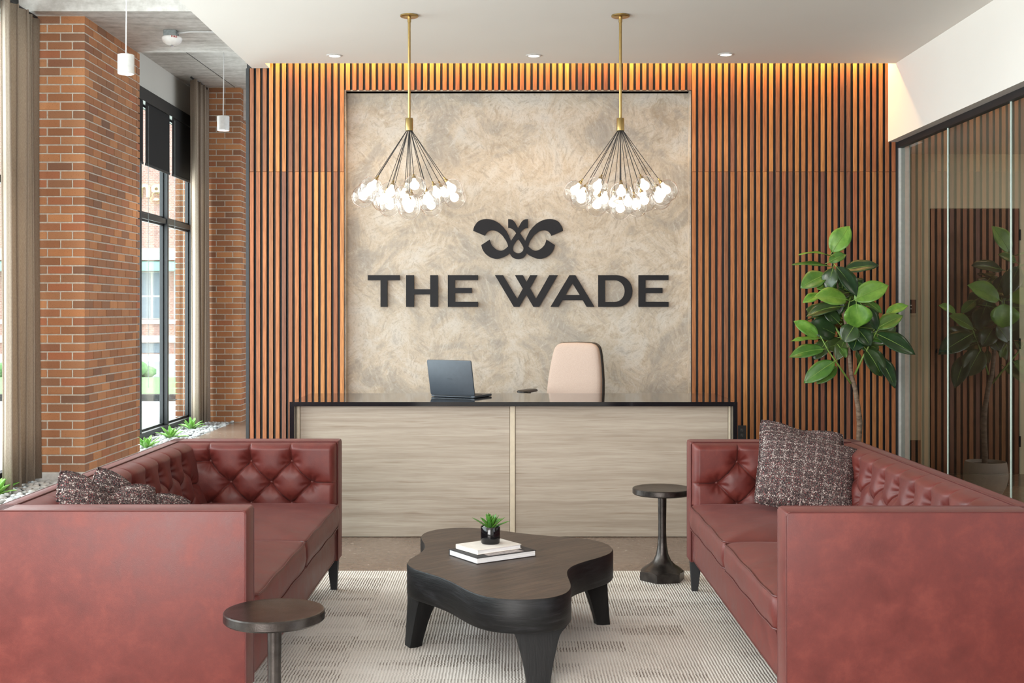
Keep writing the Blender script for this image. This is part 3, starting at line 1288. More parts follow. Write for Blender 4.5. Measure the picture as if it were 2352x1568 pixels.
left = [(165, 390), (172, 340), (190, 292), (240, 212), (285, 172), (345, 143), (400, 129), (460, 124), (520, 127), (570, 135), (660, 167), (760, 227), (850, 312), (920, 402), (970, 502),
        (1015, 615), (1040, 700), (1030, 800), (990, 888), (930, 938), (880, 966), (830, 988), (780, 1008), (740, 1017), (690, 1021), (650, 1018), (605, 1008), (560, 991), (515, 966), (480, 941), (440, 907), (410, 870), (385, 830), (365, 788), (345, 712),
        (540, 585), (546, 620), (558, 652), (572, 688), (592, 722), (620, 755), (650, 782), (685, 806), (720, 825), (750, 834), (780, 838), (812, 834), (845, 823), (900, 788), (952, 738), (930, 668), (900, 606), (840, 518),
        (800, 475), (760, 440), (720, 413), (680, 395), (645, 383), (610, 378), (580, 378), (550, 383), (520, 393), (490, 411), (462, 440), (445, 463), (430, 502)]
mid_half = [(1176, 325), (1140, 262), (1122, 228), (1105, 200), (1085, 175), (1060, 152), (1035, 138), (1010, 130), (952, 128), (952, 325), (985, 326), (1015, 334), (1060, 360), (1100, 400), (1132, 445), (1080, 520), (1020, 610), (985, 680), (966, 755), (966, 830), (990, 900),
            (1008, 938), (1030, 968), (1058, 993), (1090, 1010), (1130, 1022), (1176, 1026)]
hole = [(1180, 578), (1240, 660), (1280, 730), (1293, 760), (1297, 790), (1290, 825), (1270, 855), (1250, 873), (1230, 885), (1205, 893), (1176, 896), (1148, 892), (1120, 880), (1095, 865), (1075, 845), (1062, 815), (1057, 785), (1063, 750), (1075, 720), (1110, 652), (1150, 600)]
mirror = lambda pts: [(2352 - x, y) for x, y in reversed(pts)]
t = thing('wall_emblem', 'charcoal butterfly shaped emblem mounted on the plaster above the sign letters', 'emblem', (*[PX(1190, YS)], YS, PZ(550, YS)))
for nm, pts, hl in (('wing', left, []), ('wing', mirror(left), []), ('ribbon', mid_half + mirror(mid_half)[1:-1], [hole])):
    b = BM()
    extrude_poly(b, [ex(*p) for p in pts], [[ex(*p) for p in h] for h in hl], YS - (0.001 if nm == 'ribbon' else 0), YS + 0.02)
    wpart(nm, b, 'sign', t)
b = BM()
for cx, cy in ((300, 300), (2050, 300), (700, 930), (1650, 930), (1176, 960)):
    X, Z = ex(cx, cy)
    lathe(b, [(0.005, 0), (0.005, 0.025)], 8, Matrix.Translation((X, YS + 0.015, Z)) @ Matrix.Rotation(-PI / 2, 4, 'X'))
wpart('standoff_pin', b, 'sign', t)

A = lambda l, ox: [(ox + x / 6.533, 610 + y / 6.533) for x, y in l]
TOP, BOT = 142, 618
letters = []
letters.append(('T', A([(95, TOP), (575, TOP), (575, 218), (390, 218), (390, BOT), (287, BOT), (287, 218), (95, 218)], 830), []))
letters.append(('H', A([(670, TOP), (790, TOP), (790, 352), (1032, 352), (1032, TOP), (1150, TOP), (1150, BOT), (1032, BOT), (1032, 430), (790, 430), (790, BOT), (670, BOT)], 830), []))
E = lambda x0, x1, xs, xm: [(x0, TOP), (x1, TOP), (x1, 216), (xs, 216), (xs, 333), (xm, 333), (xm, 410), (xs, 410), (xs, 541), (x1, 541), (x1, BOT), (x0, BOT)]
letters.append(('E', A(E(1297, 1750, 1403, 1658), 830), []))
V = lambda a0, a1, ap, c0, c1, b1, b0: [(a0, 631.7), (a1, 631.7), (ap, 685.5), (c0, 631.7), (c1, 631.7), (b1, 704.6), (b0, 704.6)]
letters.append(('W1', V(1136.7, 1155.5, 1188, 1217.6, 1234.5, 1193, 1180), []))
letters.append(('W2', V(1182.5, 1201, 1231, 1261.5, 1281.5, 1238.5, 1225), []))
letters.append(('A', A([(770, TOP), (860, TOP), (1148, BOT), (1030, BOT), (970, 517), (665, 517), (605, BOT), (485, BOT)], 1190), [A([(815, 262), (925, 438), (712, 438)], 1190)]))


def arc(cx, cy, rx, ry, a0, a1, n=16):
    return [(cx + rx * math.cos(math.radians(a0 + (a1 - a0) * i / n)), cy - ry * math.sin(math.radians(a0 + (a1 - a0) * i / n))) for i in range(n + 1)]


letters.append(('D', A([(1203, BOT), (1203, TOP)] + arc(1478, 380, 240, 238, 90, -90), 1190), [A([(1303, 543), (1303, 218)] + arc(1450, 380, 152, 162, 90, -90), 1190)]))
letters.append(('E', A(E(1807, 2258, 1912, 2168), 1190), []))
t = thing('wall_sign', 'row of large charcoal raised letters on the plaster panel below the emblem', 'sign', (PX(1190, YS), YS, PZ(705, YS)))
wbm = BM()
for nm, pts, hl in letters:
    b = wbm if nm[0] == 'W' else BM()
    dy = 0.0006 if nm == 'W2' else 0
    extrude_poly(b, [(PX(p[0], YS), PZ(p[1], YS)) for p in pts], [[(PX(p[0], YS), PZ(p[1], YS)) for p in h] for h in hl], YS - dy, YS + 0.02)
    cx = sum(p[0] for p in pts) / len(pts)
    lathe(b, [(0.005, 0), (0.005, 0.025)], 8, Matrix.Translation((PX(pts[0][0] + 7, YS), YS + 0.015, PZ(636 if nm != 'A' else 650, YS))) @ Matrix.Rotation(-PI / 2, 4, 'X'))
    if nm != 'W1':
        wpart('letter', b, 'sign', t)

# ------------------------------------------------------------------ reception desk
DY0, DY1, DZ = 7.83, 8.66, 0.903
DX0, DX1 = -1.460, 1.480
desk = thing('reception_desk', 'long pale oak reception desk with a black waterfall stone top', 'desk', (0, 8.2, 0))
b = BM()
box(b, DX0, DX1, DY0, DY1, DZ - 0.028, DZ)
wpart('countertop', b, 'stone', desk)
for x0, x1 in ((DX0, DX0 + 0.029), (DX1 - 0.029, DX1)):
    b = BM()
    box(b, x0, x1, DY0, DY1, 0.0, DZ - 0.028)
    wpart('waterfall_side', b, 'stone', desk)
PY = DY0 + 0.085
b = BM()
box(b, DX0 + 0.03, DX1 - 0.03, PY + 0.02, DY1 - 0.3, 0.0, DZ - 0.03)
wpart('carcass', b, 'laminate_edge', desk)
for x0, x1 in ((PX(690, PY), PX(1170.5, PY)), (PX(1184, PY), PX(1672, PY))):
    wpart('front_panel', bbox(x0, x1, PY, PY + 0.02, 0.004, DZ - 0.029, 0.001, 1), 'laminate', desk)
for x0, x1 in ((PX(1171.5, PY), PX(1183, PY)), (DX0 + 0.03, PX(689, PY)), (PX(1673, PY), DX1 - 0.03)):
    wpart('trim_strip', bbox(x0, x1, PY - 0.008, PY + 0.02, 0.0, DZ - 0.029, 0.002, 1), 'laminate_edge', desk)

# laptop
ang = math.radians(-28)
lp = thing('laptop', 'slate grey open laptop seen from behind on the desk top', 'laptop', (-0.41, 8.235, DZ), rz=ang)
W, D, H = 0.355, 0.245, 0.25
# local frame: hinge along x at y=0, keyboard towards +y
b = BM()
rings_mesh(b, [[(x, y + D / 2, z) for x, y in rrect(W - i, D - i, 0.012)] for i, z in ((0.006, 0.002), (0.0, 0.005), (0.0, 0.015), (0.003, 0.018))])
obj('base', b, 'laptop', lp)
b = BM()
for r in range(5):
    for c in range(13):
        x0 = -W / 2 + 0.022 + c * 0.0242
        y0 = 0.04 + r * 0.021
        box(b, x0, x0 + 0.021, y0, y0 + 0.0175, 0.018, 0.0195)
o = obj('keyboard', b, 'keys', lp)
obj('touchpad', bbox(-0.05, 0.05, D - 0.085, D - 0.02, 0.0178, 0.0186, 0), 'keys', lp)
lid = BM()
rings_mesh(lid, [[(x, z, y + H / 2) for x, y in rrect(W - i, H - i, 0.012)] for i, z in ((0.008, -0.008), (0.002, -0.006), (0.0, -0.003), (0.0, 0.0))])
lean = Matrix.Translation((0, 0.004, 0.016)) @ Matrix.Rotation(math.radians(12), 4, 'X')
lid.transform(lean)
lo_ = obj('lid', lid, 'laptop', lp, smooth=True, angle=35)
sc_ = bbox(-W / 2 + 0.008, W / 2 - 0.008, 0.0005, 0.0015, 0.012, H - 0.008, 0)
sc_.transform(lean)
obj('screen', sc_, 'keys', lo_)
me = text_mesh('DELL', 0.022, 0.0003)
me.transform(lean @ Matrix.Translation((0, -0.0083, H * 0.47)) @ Matrix.Rotation(PI / 2, 4, 'X'))
obj('logo', me, 'laptop_mark', lo_)
b = BM()
tube(b, [(-W / 2 + 0.03, 0.004, 0.014), (W / 2 - 0.03, 0.004, 0.014)], 0.006, 10)
obj('hinge', b, 'keys', lp)
b = BM()
for sx in (-1, 1):
    for yy in (0.02, D - 0.02):
        box(b, sx * (W / 2 - 0.03) - 0.01, sx * (W / 2 - 0.03) + 0.01, yy - 0.004, yy + 0.004, 0.0, 0.003)
obj('rubber_foot', b, 'keys', lp)

# office chair: faces the camera, turned a little to its right
ch = thing('office_chair', 'blush fabric office chair with a dark shell behind the reception desk', 'chair', (PX(1312, 9.3), 9.38, 0), rz=math.radians(-24))
# local: front is -y
outl = []
for i in range(9):
    a = PI * i / 16
    outl.append((0.085 + 0.085 * math.cos(PI / 2 - a) - 0.0, 0.0))
prof = [(-0.218, 0.0), (-0.228, 0.06), (-0.230, 0.14), (-0.224, 0.26), (-0.213, 0.36), (-0.199, 0.45), (-0.190, 0.49), (-0.180, 0.515), (-0.165, 0.533), (-0.147, 0.544), (-0.125, 0.550), (-0.08, 0.553)]
outl = prof + [(0.0, 0.555)] + [(-x, z) for x, z in reversed(prof)] + [(0.17, -0.03), (0.0, -0.04), (-0.17, -0.03)]
outl = resample(outl, 0.012)


def puff(outl, levels, cz):
    return [[(x * s, y, cz + (z - cz) * s) for x, z in outl] for s, y in levels]


tilt = Matrix.Translation((0, 0.06, 0.70)) @ Matrix.Rotation(math.radians(-9), 4, 'X')
b = BM()
rings_mesh(b, puff(outl, ((0.96, 0.02), (1.0, 0.008), (1.0, -0.012), (0.985, -0.026), (0.95, -0.036), (0.85, -0.043), (0.6, -0.047), (0.3, -0.048)), 0.26))
b.transform(tilt)
br_ = obj('backrest', b, 'blush', ch, smooth=True)
b = BM()
rings_mesh(b, puff(outl, ((1.0, 0.010), (1.03, 0.016), (1.045, 0.040), (1.0, 0.058), (0.7, 0.066)), 0.26))
b.transform(tilt)
obj('back_shell', b, 'dark_plastic', ch, smooth=True)
b = BM()
rings_mesh(b, [[(x * s, y * s - 0.16, z) for x, y in resample(rrect(0.48, 0.47, 0.10), 0.03)] for s, z in ((0.9, 0.47), (1.0, 0.485), (1.0, 0.52), (0.96, 0.545), (0.8, 0.555), (0.4, 0.558))])
obj('seat', b, 'blush', ch, smooth=True)
obj('seat_pan', bbox(-0.2, 0.2, -0.36, 0.06, 0.445, 0.472, 0.01), 'dark_plastic', ch)
b = BM()
tube(b, [(0, 0.0, 0.45), (0, 0.12, 0.46), (0, 0.16, 0.6), (0, 0.13, 0.8)], [0.03, 0.028, 0.024, 0.02], 10)
obj('spine', b, 'dark_plastic', ch, smooth=True)
for sx in (-1, 1):
    adj = -0.022 if sx < 0 else -0.075      # the arm pads are set at different heights
    b = BM()
    tube(b, [(sx * 0.2, -0.1, 0.46), (sx * 0.29, -0.1, 0.50), (sx * 0.315, -0.1, 0.6), (sx * 0.315, -0.1, 0.885 + adj)], 0.017, 10)
    arm = obj('armrest', b, 'dark_plastic', ch, smooth=True)
    b = BM()
    rings_mesh(b, [[(sx * 0.315 + y * s, x * s - 0.13, z) for x, y in rrect(0.27, 0.09, 0.04)] for s, z in ((0.86, 0.883 + adj), (1.0, 0.888 + adj), (1.0, 0.897 + adj), (0.9, 0.904 + adj))])
    obj('arm_pad', b, 'dark_plastic', arm, smooth=True, angle=60)
b = BM()
lathe(b, [(0.026, 0.1), (0.026, 0.3), (0.018, 0.3), (0.018, 0.45)], 16)
obj('gas_lift', b, 'chrome', ch, smooth=True, angle=40)
for i in range(5):
    a = 2 * PI * i / 5 + 0.3
    b = BM()
    tube(b, [(0, 0, 0.10), (0.15 * math.cos(a), 0.15 * math.sin(a), 0.095), (0.31 * math.cos(a), 0.31 * math.sin(a), 0.07)], [0.032, 0.025, 0.015], 8)
    lg = obj('leg', b, 'dark_plastic', ch, smooth=True)
    b = BM()
    lathe(b, [(0.0, -0.022), (0.028, -0.02), (0.03, 0.0), (0.028, 0.02), (0.0, 0.022)], 16,
          Matrix.Translation((0.31 * math.cos(a), 0.31 * math.sin(a), 0.03)) @ Matrix.Rotation(a + 0.5, 4, 'Z') @ Matrix.Rotation(PI / 2, 4, 'X'), cap=False)
    obj('caster', b, 'keys', lg, smooth=True)

# power outlet on the slats
ox, oz = PX(1704, YW), PZ(993, YW)
t = thing('power_outlet', 'black duplex power outlet on the slats right of the desk', 'outlet', (ox, YW - 0.003, oz))
obj('plate', bbox(-0.036, 0.036, -0.007, 0.002, -0.062, 0.062, 0.004), 'black', t)
for dz in (-0.022, 0.022):
    b = BM()
    rings_mesh(b, [[(x * s, y, dz + z * s) for x, z in rrect(0.034, 0.03, 0.012)] for s, y in ((1.0, -0.006), (1.0, -0.0095), (0.92, -0.0105))])
    s_ = obj('socket', b, 'dark_plastic', t)
    b = BM()
    for dx in (-0.006, 0.006):
        box(b, dx - 0.001, dx + 0.001, -0.0112, -0.0100, dz - 0.001, dz + 0.008)
    box(b, -0.002, 0.002, -0.0112, -0.0100, dz - 0.009, dz - 0.005)
    obj('slot', b, 'galvanised', s_)

# ------------------------------------------------------------------ glass partition and the office behind it
wp = struct_root('window_3')
obj('head_channel', bbox(XG - 0.025, XG + 0.025, 3.0, YW - 0.001, ZB - 0.052, ZB, 0.002, 1), 'black', wp)
obj('floor_channel', bbox(XG - 0.02, XG + 0.02, 3.0, YW - 0.001, 0.0, 0.03, 0.002, 1), 'black', wp)
joints = [YW - 0.004, 9.088, 7.937, 6.786, 5.635, 4.484, 3.333]
for y1, y0 in zip(joints, joints[1:]):
    b = BM()
    vv = [b.verts.new(p) for p in ((XG, y0 + 0.004, 0.03), (XG, y1 - 0.004, 0.03), (XG, y1 - 0.004, ZB - 0.05), (XG, y0 + 0.004, ZB - 0.05))]
    b.faces.new(vv)
    pn = obj('pane', b, 'partition_glass', wp)
    b = BM()
    box(b, XG - 0.005, XG + 0.007, y0 - 0.0035, y0 + 0.0035, 0.03, ZB - 0.05)
    obj('pane_joint', b, 'glass_edge', pn)
YO = 11.0
bm = BM()
box(bm, XR1, 7.0, YO, YO + 0.12, 0, ZB + 0.1)
box(bm, 6.9, 7.0, 2.9, YO, 0, ZB + 0.1)
box(bm, XG, 7.0, 2.8, 2.9, 0, ZB + 0.1)
struct('wall_office', bm, 'office_paint')
bm = BM()
box(bm, 3.52, 7.0, 2.8, YO + 0.1, ZB, ZB + 0.1)
struct('ceiling_office', bm, 'drywall')
bm = BM()
box(bm, XR1, XG + 0.085, YW + 0.004, YO, 0, ZB)
struct('trim_2', bm, 'white_metal')
dx0, dx1, dzt = PX(2135, YO), PX(2338, YO), 2.44
dr = struct_root('door_1', ((dx0 + dx1) / 2, YO, 0))
wpart('door_leaf', bbox(dx0, dx1, YO - 0.03, YO - 0.001, 0.005, dzt, 0.002, 1), 'walnut_door', dr)
b = BM()
box(b, dx0 - 0.085, dx0 - 0.005, YO - 0.022, YO - 0.001, 0, dzt + 0.085)
box(b, dx1 + 0.005, dx1 + 0.085, YO - 0.022, YO - 0.001, 0, dzt + 0.085)
box(b, dx0 - 0.005, dx1 + 0.005, YO - 0.022, YO - 0.001, dzt + 0.005, dzt + 0.085)
wpart('casing', b, 'office_paint', dr)
b = BM()
hx, hz = dx0 + 0.07, PZ(806, YO)
lathe(b, [(0.0, 0), (0.026, 0), (0.026, 0.01), (0.012, 0.014), (0.011, 0.05), (0.0, 0.05)], 16, Matrix.Translation((hx, YO - 0.03, hz)) @ Matrix.Rotation(PI / 2, 4, 'X'), cap=False)
tube(b, [(hx, YO - 0.075, hz), (hx + 0.11, YO - 0.075, hz)], 0.009, 10)
wpart('handle', b, 'black', dr, smooth=True)
b = BM()
for z in (0.3, 1.2, 2.2):
    box(b, dx1 - 0.004, dx1 + 0.012, YO - 0.036, YO - 0.02, z - 0.05, z + 0.05)
wpart('hinge', b, 'black', dr)
bm = BM()
box(bm, XG + 0.09, dx0 - 0.09, YO - 0.015, YO - 0.001, 0, 0.31)
box(bm, dx1 + 0.09, 6.9, YO - 0.015, YO - 0.001, 0, 0.31)
struct('baseboard_office', bm, 'dark_base')
t = thing('wall_control', 'dark wall control panel by the office door behind the glass', 'switch', (PX(2095, YO), YO - 0.001, PZ(720, YO)))
wpart('plate', bbox(PX(2088, YO), PX(2103, YO), YO - 0.015, YO - 0.001, PZ(719, YO), PZ(688, YO), 0.003), 'black', t)
b = BM()
for z in (700, 708):
    box(b, PX(2090, YO), PX(2093, YO), YO - 0.017, YO - 0.014, PZ(z + 2, YO), PZ(z, YO))
wpart('button', b, 'plastic_white', t)
wpart('ledge', bbox(PX(2087, YO), PX(2104, YO), YO - 0.02, YO - 0.001, PZ(724.5, YO), PZ(721, YO), 0.002), 'office_paint', t)

# ------------------------------------------------------------------ rug
RZ = 0.012
b = bbox(-1.93, 1.95, 2.9, 6.84, 0.0005, RZ, 0.004)
tag(obj('rug', b, 'rug'), 'pale ribbed area rug with broken grey stripes under the coffee table', 'rug')

# ------------------------------------------------------------------ sofas
def tuft(W, Hh, u0, p, v1, q, D, res=0.0042, edge_l=True, edge_r=True, buttons_lo=0.0, buttons_hi=None):
    """height field of a buttoned pad; returns us, vs, h, buttons"""
    if buttons_hi is None:
        buttons_hi = W
    nu, nv = int(W / res), int(Hh / res)
    us, vs_ = np.linspace(0, W, nu + 1), np.linspace(0, Hh, nv + 1)
    U, Vv = np.meshgrid(us, vs_)
    rows = []
    j = 0
    while v1 - j * q > -q:
        row = []
        i0 = -20
        for i in range(-20, 40):
            u = u0 + (i + 0.5 * (j % 2)) * p
            if buttons_lo <= u <= buttons_hi:
                row.append((u, v1 - j * q))
        rows.append(row)
        j += 1
    segs = []
    for k, row in enumerate(rows):
        for b_ in row:
            if k == 0:
                segs.append((b_, (b_[0], Hh)))
            if k + 1 < len(rows):
                for c_ in rows[k + 1]:
                    if abs(c_[0] - b_[0]) < p * 0.6:
                        segs.append((b_, c_))
    ends = sorted({(r[0] if True else None) for r in rows if r}, key=lambda b_: b_[0])
    for r in rows[:3]:
        if not r:
            continue
        if r[0][0] < buttons_lo + p * 0.5 - 1e-6 + 0.0:
            segs.append((r[0], (0.0, r[0][1])))
        if r[-1][0] > buttons_hi - p * 0.5 + 1e-6:
            segs.append((r[-1], (W, r[-1][1])))
    d = np.full(U.shape, 9.0)
    for (ax, ay), (bx, by) in segs:
        vx, vy = bx - ax, by - ay
        L2 = vx * vx + vy * vy + 1e-12
        tt = np.clip(((U - ax) * vx + (Vv - ay) * vy) / L2, 0, 1)
        d = np.minimum(d, np.hypot(U - ax - tt * vx, Vv - ay - tt * vy))
    r = np.full(U.shape, 9.0)
    th = np.zeros(U.shape)
    for row in rows:
        for (bx, by) in row:
            rr = np.hypot(U - bx, Vv - by)
            m_ = rr < r
            th = np.where(m_, np.arctan2(Vv - by, U - bx) + bx * 9, th)
            r = np.minimum(r, rr)
    t1 = np.clip(d / 0.060, 0, 1)
    c = np.sqrt(1 - (1 - t1) ** 2)
    t2 = np.clip(d / 0.011, 0, 1)
    c2 = np.sqrt(1 - (1 - t2) ** 2)
    bt = 1 - np.exp(-(r / 0.032) ** 1.25)
    h = D * (0.62 * bt + 0.20 * c + 0.18 * c2)
    h -= 0.0055 * np.exp(-((r - 0.032) / 0.02) ** 2) * (0.5 + 0.5 * np.cos(7 * th))
    ed = np.clip((Hh - Vv) / 0.035, 0, 1)
    e = np.sqrt(1 - (1 - ed) ** 2)
    if edge_l:
        e = e * np.sqrt(1 - (1 - np.clip(U / 0.035, 0, 1)) ** 2)
    if edge_r:
        e = e * np.sqrt(1 - (1 - np.clip((W - U) / 0.035, 0, 1)) ** 2)
    h = h * e
    bl = [b_ for row in rows for b_ in row if b_[1] > 0.02]

    def height(u, v):
        return float(h[min(nv, max(0, int(round(v / Hh * nv)))), min(nu, max(0, int(round(u / W * nu))))])
    folds = []
    for a_, c_ in segs:
        if max(a_[1], c_[1]) < 0.01:
            continue
        line = []
        for i in range(9):
            u, v = a_[0] + (c_[0] - a_[0]) * i / 8, a_[1] + (c_[1] - a_[1]) * i / 8
            if v >= 0 and v <= Hh - 0.004:
                line.append((u, v, height(u, v) + 0.0004))
        if len(line) > 1:
            folds.append(line)
    return us, vs_, h, bl, folds


SL, SD, SH, AT = 2.314, 0.90, 0.80, 0.16     # sofa length, depth, height, arm thickness
SZ = 0.44                                    # pads start below the seat top


def make_sofa(label):
    t = thing('tufted_sofa', label, 'sofa', (0, 0, 0), 'rust leather tufted sofas')
    hl, hd = SL / 2, SD / 2
    # base
    obj('base', bbox(-hd + 0.03, hd - 0.012, -hl + 0.06, hl - 0.06, 0.172, 0.345, 0.012, 3), 'leather', t, smooth=True, angle=50)
    pts = [(hd - 0.012, y, z + 0.26) for y, z in rrect(SL - 2 * AT - 0.01, 0.155, 0.05)]
    b = BM()
    tube(b, pts, 0.0032, 6, True)
    obj('base_piping', b, 'piping', t)
    for s in (-1, 1):
        y0, y1 = sorted((s * hl, s * (hl - AT + 0.035)))
        b = bbox(-hd, hd, y0, y1, 0.166, SH, 0.007, 3)
        arm = obj('arm', b, 'leather', t, smooth=True, angle=50)
        b = BM()
        for yy in (s * (hl - 0.003), s * (hl - AT + 0.032)):
            tube(b, [(hd - 0.002, yy, 0.17), (hd - 0.002, yy, SH - 0.014), (hd - 0.007, yy, SH - 0.006), (hd - 0.014, yy, SH - 0.002), (-hd + 0.004, yy, SH - 0.002)], 0.0034, 6)
        obj('piping', b, 'piping', arm)
        # buttoned inner pad, u runs from front to back
        Wp = SD - 0.06
        us, vs_, h, bl, folds = tuft(Wp, SH - SZ - 0.004, 0.236, 0.214, SH - 0.103 - SZ, 0.11, 0.074, buttons_lo=0.1, buttons_hi=0.72, edge_r=False)
        inner = hl - AT + 0.036
        pts = [[(hd - 0.006 - us[i], s * (inner - h[k, i]), SZ + vs_[k]) for i in range(len(us))] for k in range(len(vs_))]
        b = BM()
        grid(b, pts)
        pad = obj('arm_pad', b, 'leather', arm, smooth=True)
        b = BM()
        for line in folds:  # thin dark tubes draw the shade along each crease
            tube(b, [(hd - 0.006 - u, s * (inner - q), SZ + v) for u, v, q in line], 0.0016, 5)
        obj('crease_shade', b, 'crease_shade', arm)
        for (u, v) in bl:
            b = BM()
            lathe(b, [(0.0, 0.012), (0.007, 0.010), (0.0115, 0.005), (0.012, 0.0), (0.0, -0.002)], 12,
                  Matrix.Translation((hd - 0.006 - u, s * (inner - 0.010), SZ + v)) @ Matrix.Rotation(s * PI / 2, 4, 'X'), cap=False)
            obj('button', b, 'leather', arm, smooth=True)
    # back
    bf = obj('back', bbox(-hd, -hd + 0.055, -hl + 0.004, hl - 0.004, 0.166, SH, 0.007, 3), 'leather', t, smooth=True, angle=50)
    b = BM()
    for xx in (-hd + 0.004, -hd + 0.052):
        tube(b, [(xx, -hl + 0.01, SH - 0.002), (xx, hl - 0.01, SH - 0.002)], 0.0034, 6)
    obj('piping', b, 'piping', bf)
    Wp = SL - 2 * AT + 0.05
    p = 0.198
    us, vs_, h, bl, folds = tuft(Wp, SH - SZ - 0.004, Wp / 2, p, SH - 0.103 - SZ, 0.11, 0.084, buttons_lo=0.12, buttons_hi=Wp - 0.12)

    def slope(v):
        return -hd + 0.058 + (1 - v / (SH - SZ)) * 0.085
    pts = [[(slope(vs_[k]) + h[k, i], -Wp / 2 + us[i], SZ + vs_[k]) for i in range(len(us))] for k in range(len(vs_))]
    b = BM()
    grid(b, pts)
    obj('back_pad', b, 'leather', bf, smooth=True)
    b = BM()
    for line in folds:  # crease shade of the back pad, drawn as dark tubes
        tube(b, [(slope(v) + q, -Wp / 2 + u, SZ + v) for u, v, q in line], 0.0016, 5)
    obj('crease_shade', b, 'crease_shade', bf)
    for (u, v) in bl:
        b = BM()
        lathe(b, [(0.0, 0.012), (0.007, 0.010), (0.0115, 0.005), (0.012, 0.0), (0.0, -0.002)], 12,
              Matrix.Translation((slope(v) + 0.010, -Wp / 2 + u, SZ + v)) @ Matrix.Rotation(PI / 2, 4, 'Y'), cap=False)
        obj('button', b, 'leather', bf, smooth=True)
    # two seat cushions
    cw = (SL - 2 * AT) / 2 + 0.012
    x0, x1 = -hd + 0.13, hd + 0.006
    for s in (-1, 1):
        w, dd = x1 - x0, cw - 0.004
        cx, cy = (x0 + x1) / 2, s * cw / 2
        ol = resample(rrect(w, dd, 0.035, 4), 0.05)

        def ring(inset, z, crown=0.0):
            out = []
            for x, y in ol:
                fx, fy = (w / 2 - inset) / (w / 2), (dd / 2 - inset) / (dd / 2)
                wob = 0.003 * math.sin(x * 31 + y * 17 + s) * max(0.0, 1 - inset / 0.08)
                out.append((cx + x * fx, cy + y * fy, z + crown + wob))
            return out
        b = BM()
        rings_mesh(b, [ring(0.03, 0.346), ring(0.008, 0.350), ring(0.0, 0.358), ring(-0.008, 0.40), ring(-0.006, 0.44), ring(0.0, 0.468), ring(0.012, 0.474), ring(0.05, 0.484),
                       ring(0.11, 0.496), ring(0.2, 0.506), ring(0.3, 0.511)])
        cu = obj('seat_cushion', b, 'leather', t, smooth=True)
        for zz, nm in ((0.470, 'piping'), (0.353, 'piping')):
            b = BM()
            tube(b, ring(-0.001, zz), 0.0038, 6, True)
            obj(nm, b, 'piping', cu)
    for sx in (-1, 1):
        for sy in (-1, 1):
            cx, cy = sx * (hd - 0.04), sy * (hl - 0.045)
            b = BM()
            rings_mesh(b, [[(cx + sx * 0.012 * k + x * s, cy + y * s, z) for x, y in ((-1, -1), (1, -1), (1, 1), (-1, 1))] for s, z, k in ((0.0155, 0.0, 0.5), (0.03, 0.175, 0))])
            obj('leg', b, 'black', t)
    return t


sofa = make_sofa('rust leather tufted sofa under the window with two crumpled pillows behind its near arm')
sofa2 = copy_tree(sofa)
sofa.location = (-0.918 - 0.45, (4.116 + 6.43) / 2, RZ)
sofa2.location = (0.938 + 0.45, (4.064 + 6.42) / 2, RZ)
sofa2.rotation_euler = (0, 0, PI)
sofa2['label'] = 'rust leather tufted sofa by the glass partition with the rubber plant behind it'

# ------------------------------------------------------------------ pillows
def pillow_mesh(Wd, Hd, T, chop=0.0, seed=0):
    b = BM()
    n = 26
    sides = []
    for sgn in (1, -1):
        rows = []
        for i in range(n + 1):
            v = -1 + 2 * i / n
            row = []
            for j in range(n + 1):
                u = -1 + 2 * j / n
                k = max(0.0, (1 - u * u) * (1 - v * v))
                th = T / 2 * k ** 0.42
                rc = 1 - 0.055 * (abs(u * v)) ** 6
                x = Wd / 2 * u * rc * (1 - 0.05 * (1 - v * v))
                z = Hd / 2 * v * rc * (1 - 0.05 * (1 - u * u))
                if chop:
                    g = math.exp(-(u / 0.33) ** 2) * max(0, (v + 0.2) / 1.2)
                    z -= chop * g
                    th *= 1 - 0.35 * g
                th += 0.012 * mnoise.noise(Vector((u * 1.7 + seed, v * 1.7, sgn))) * k ** 0.3
                row.append((x, -sgn * th, z))
            rows.append(row)
        grid(b, rows)
    bmesh.ops.remove_doubles(b, verts=b.verts[:], dist=0.0008)
    return b


def pillow(label, loc, rot, Wd, Hd, T, chop=0.0, seed=0):
    t = thing('throw_pillow', label, 'pillow', loc, 'speckled tweed throw pillows')
    t.rotation_euler = rot
    obj('cover', pillow_mesh(Wd, Hd, T, chop, seed), 'tweed', t, smooth=True)
    b = BM()
    pts = []
    n = 12
    for e in range(4):
        for i in range(n):
            s = -1 + 2 * i / n
            u, v = ((s, -1), (1, s), (-s, 1), (-1, -s))[e]
            rc = 1 - 0.055 * (abs(u * v)) ** 6
            x = Wd / 2 * u * rc * (1 - 0.05 * (1 - v * v))
            z = Hd / 2 * v * rc * (1 - 0.05 * (1 - u * u))
            if chop and v > 0:
                z -= chop * math.exp(-(u / 0.33) ** 2) * max(0, (v + 0.2) / 1.2)
            pts.append((x, 0, z))
    tube(b, pts, 0.004, 6, True)
    obj('seam', b, 'tweed', t)


r = math.radians
# right sofa: both lean into the far corner
pillow('speckled tweed pillow standing in front in the far corner of the sofa by the glass', (1.463, 5.92, 0.685), (r(-38), r(10), r(-9)), 0.49, 0.43, 0.19, 0.0, 3)
pillow('speckled tweed pillow tucked behind the other one, its top corners showing', (1.462, 6.05, 0.735), (r(-36), r(10), r(-4)), 0.44, 0.43, 0.13, 0.02, 5)
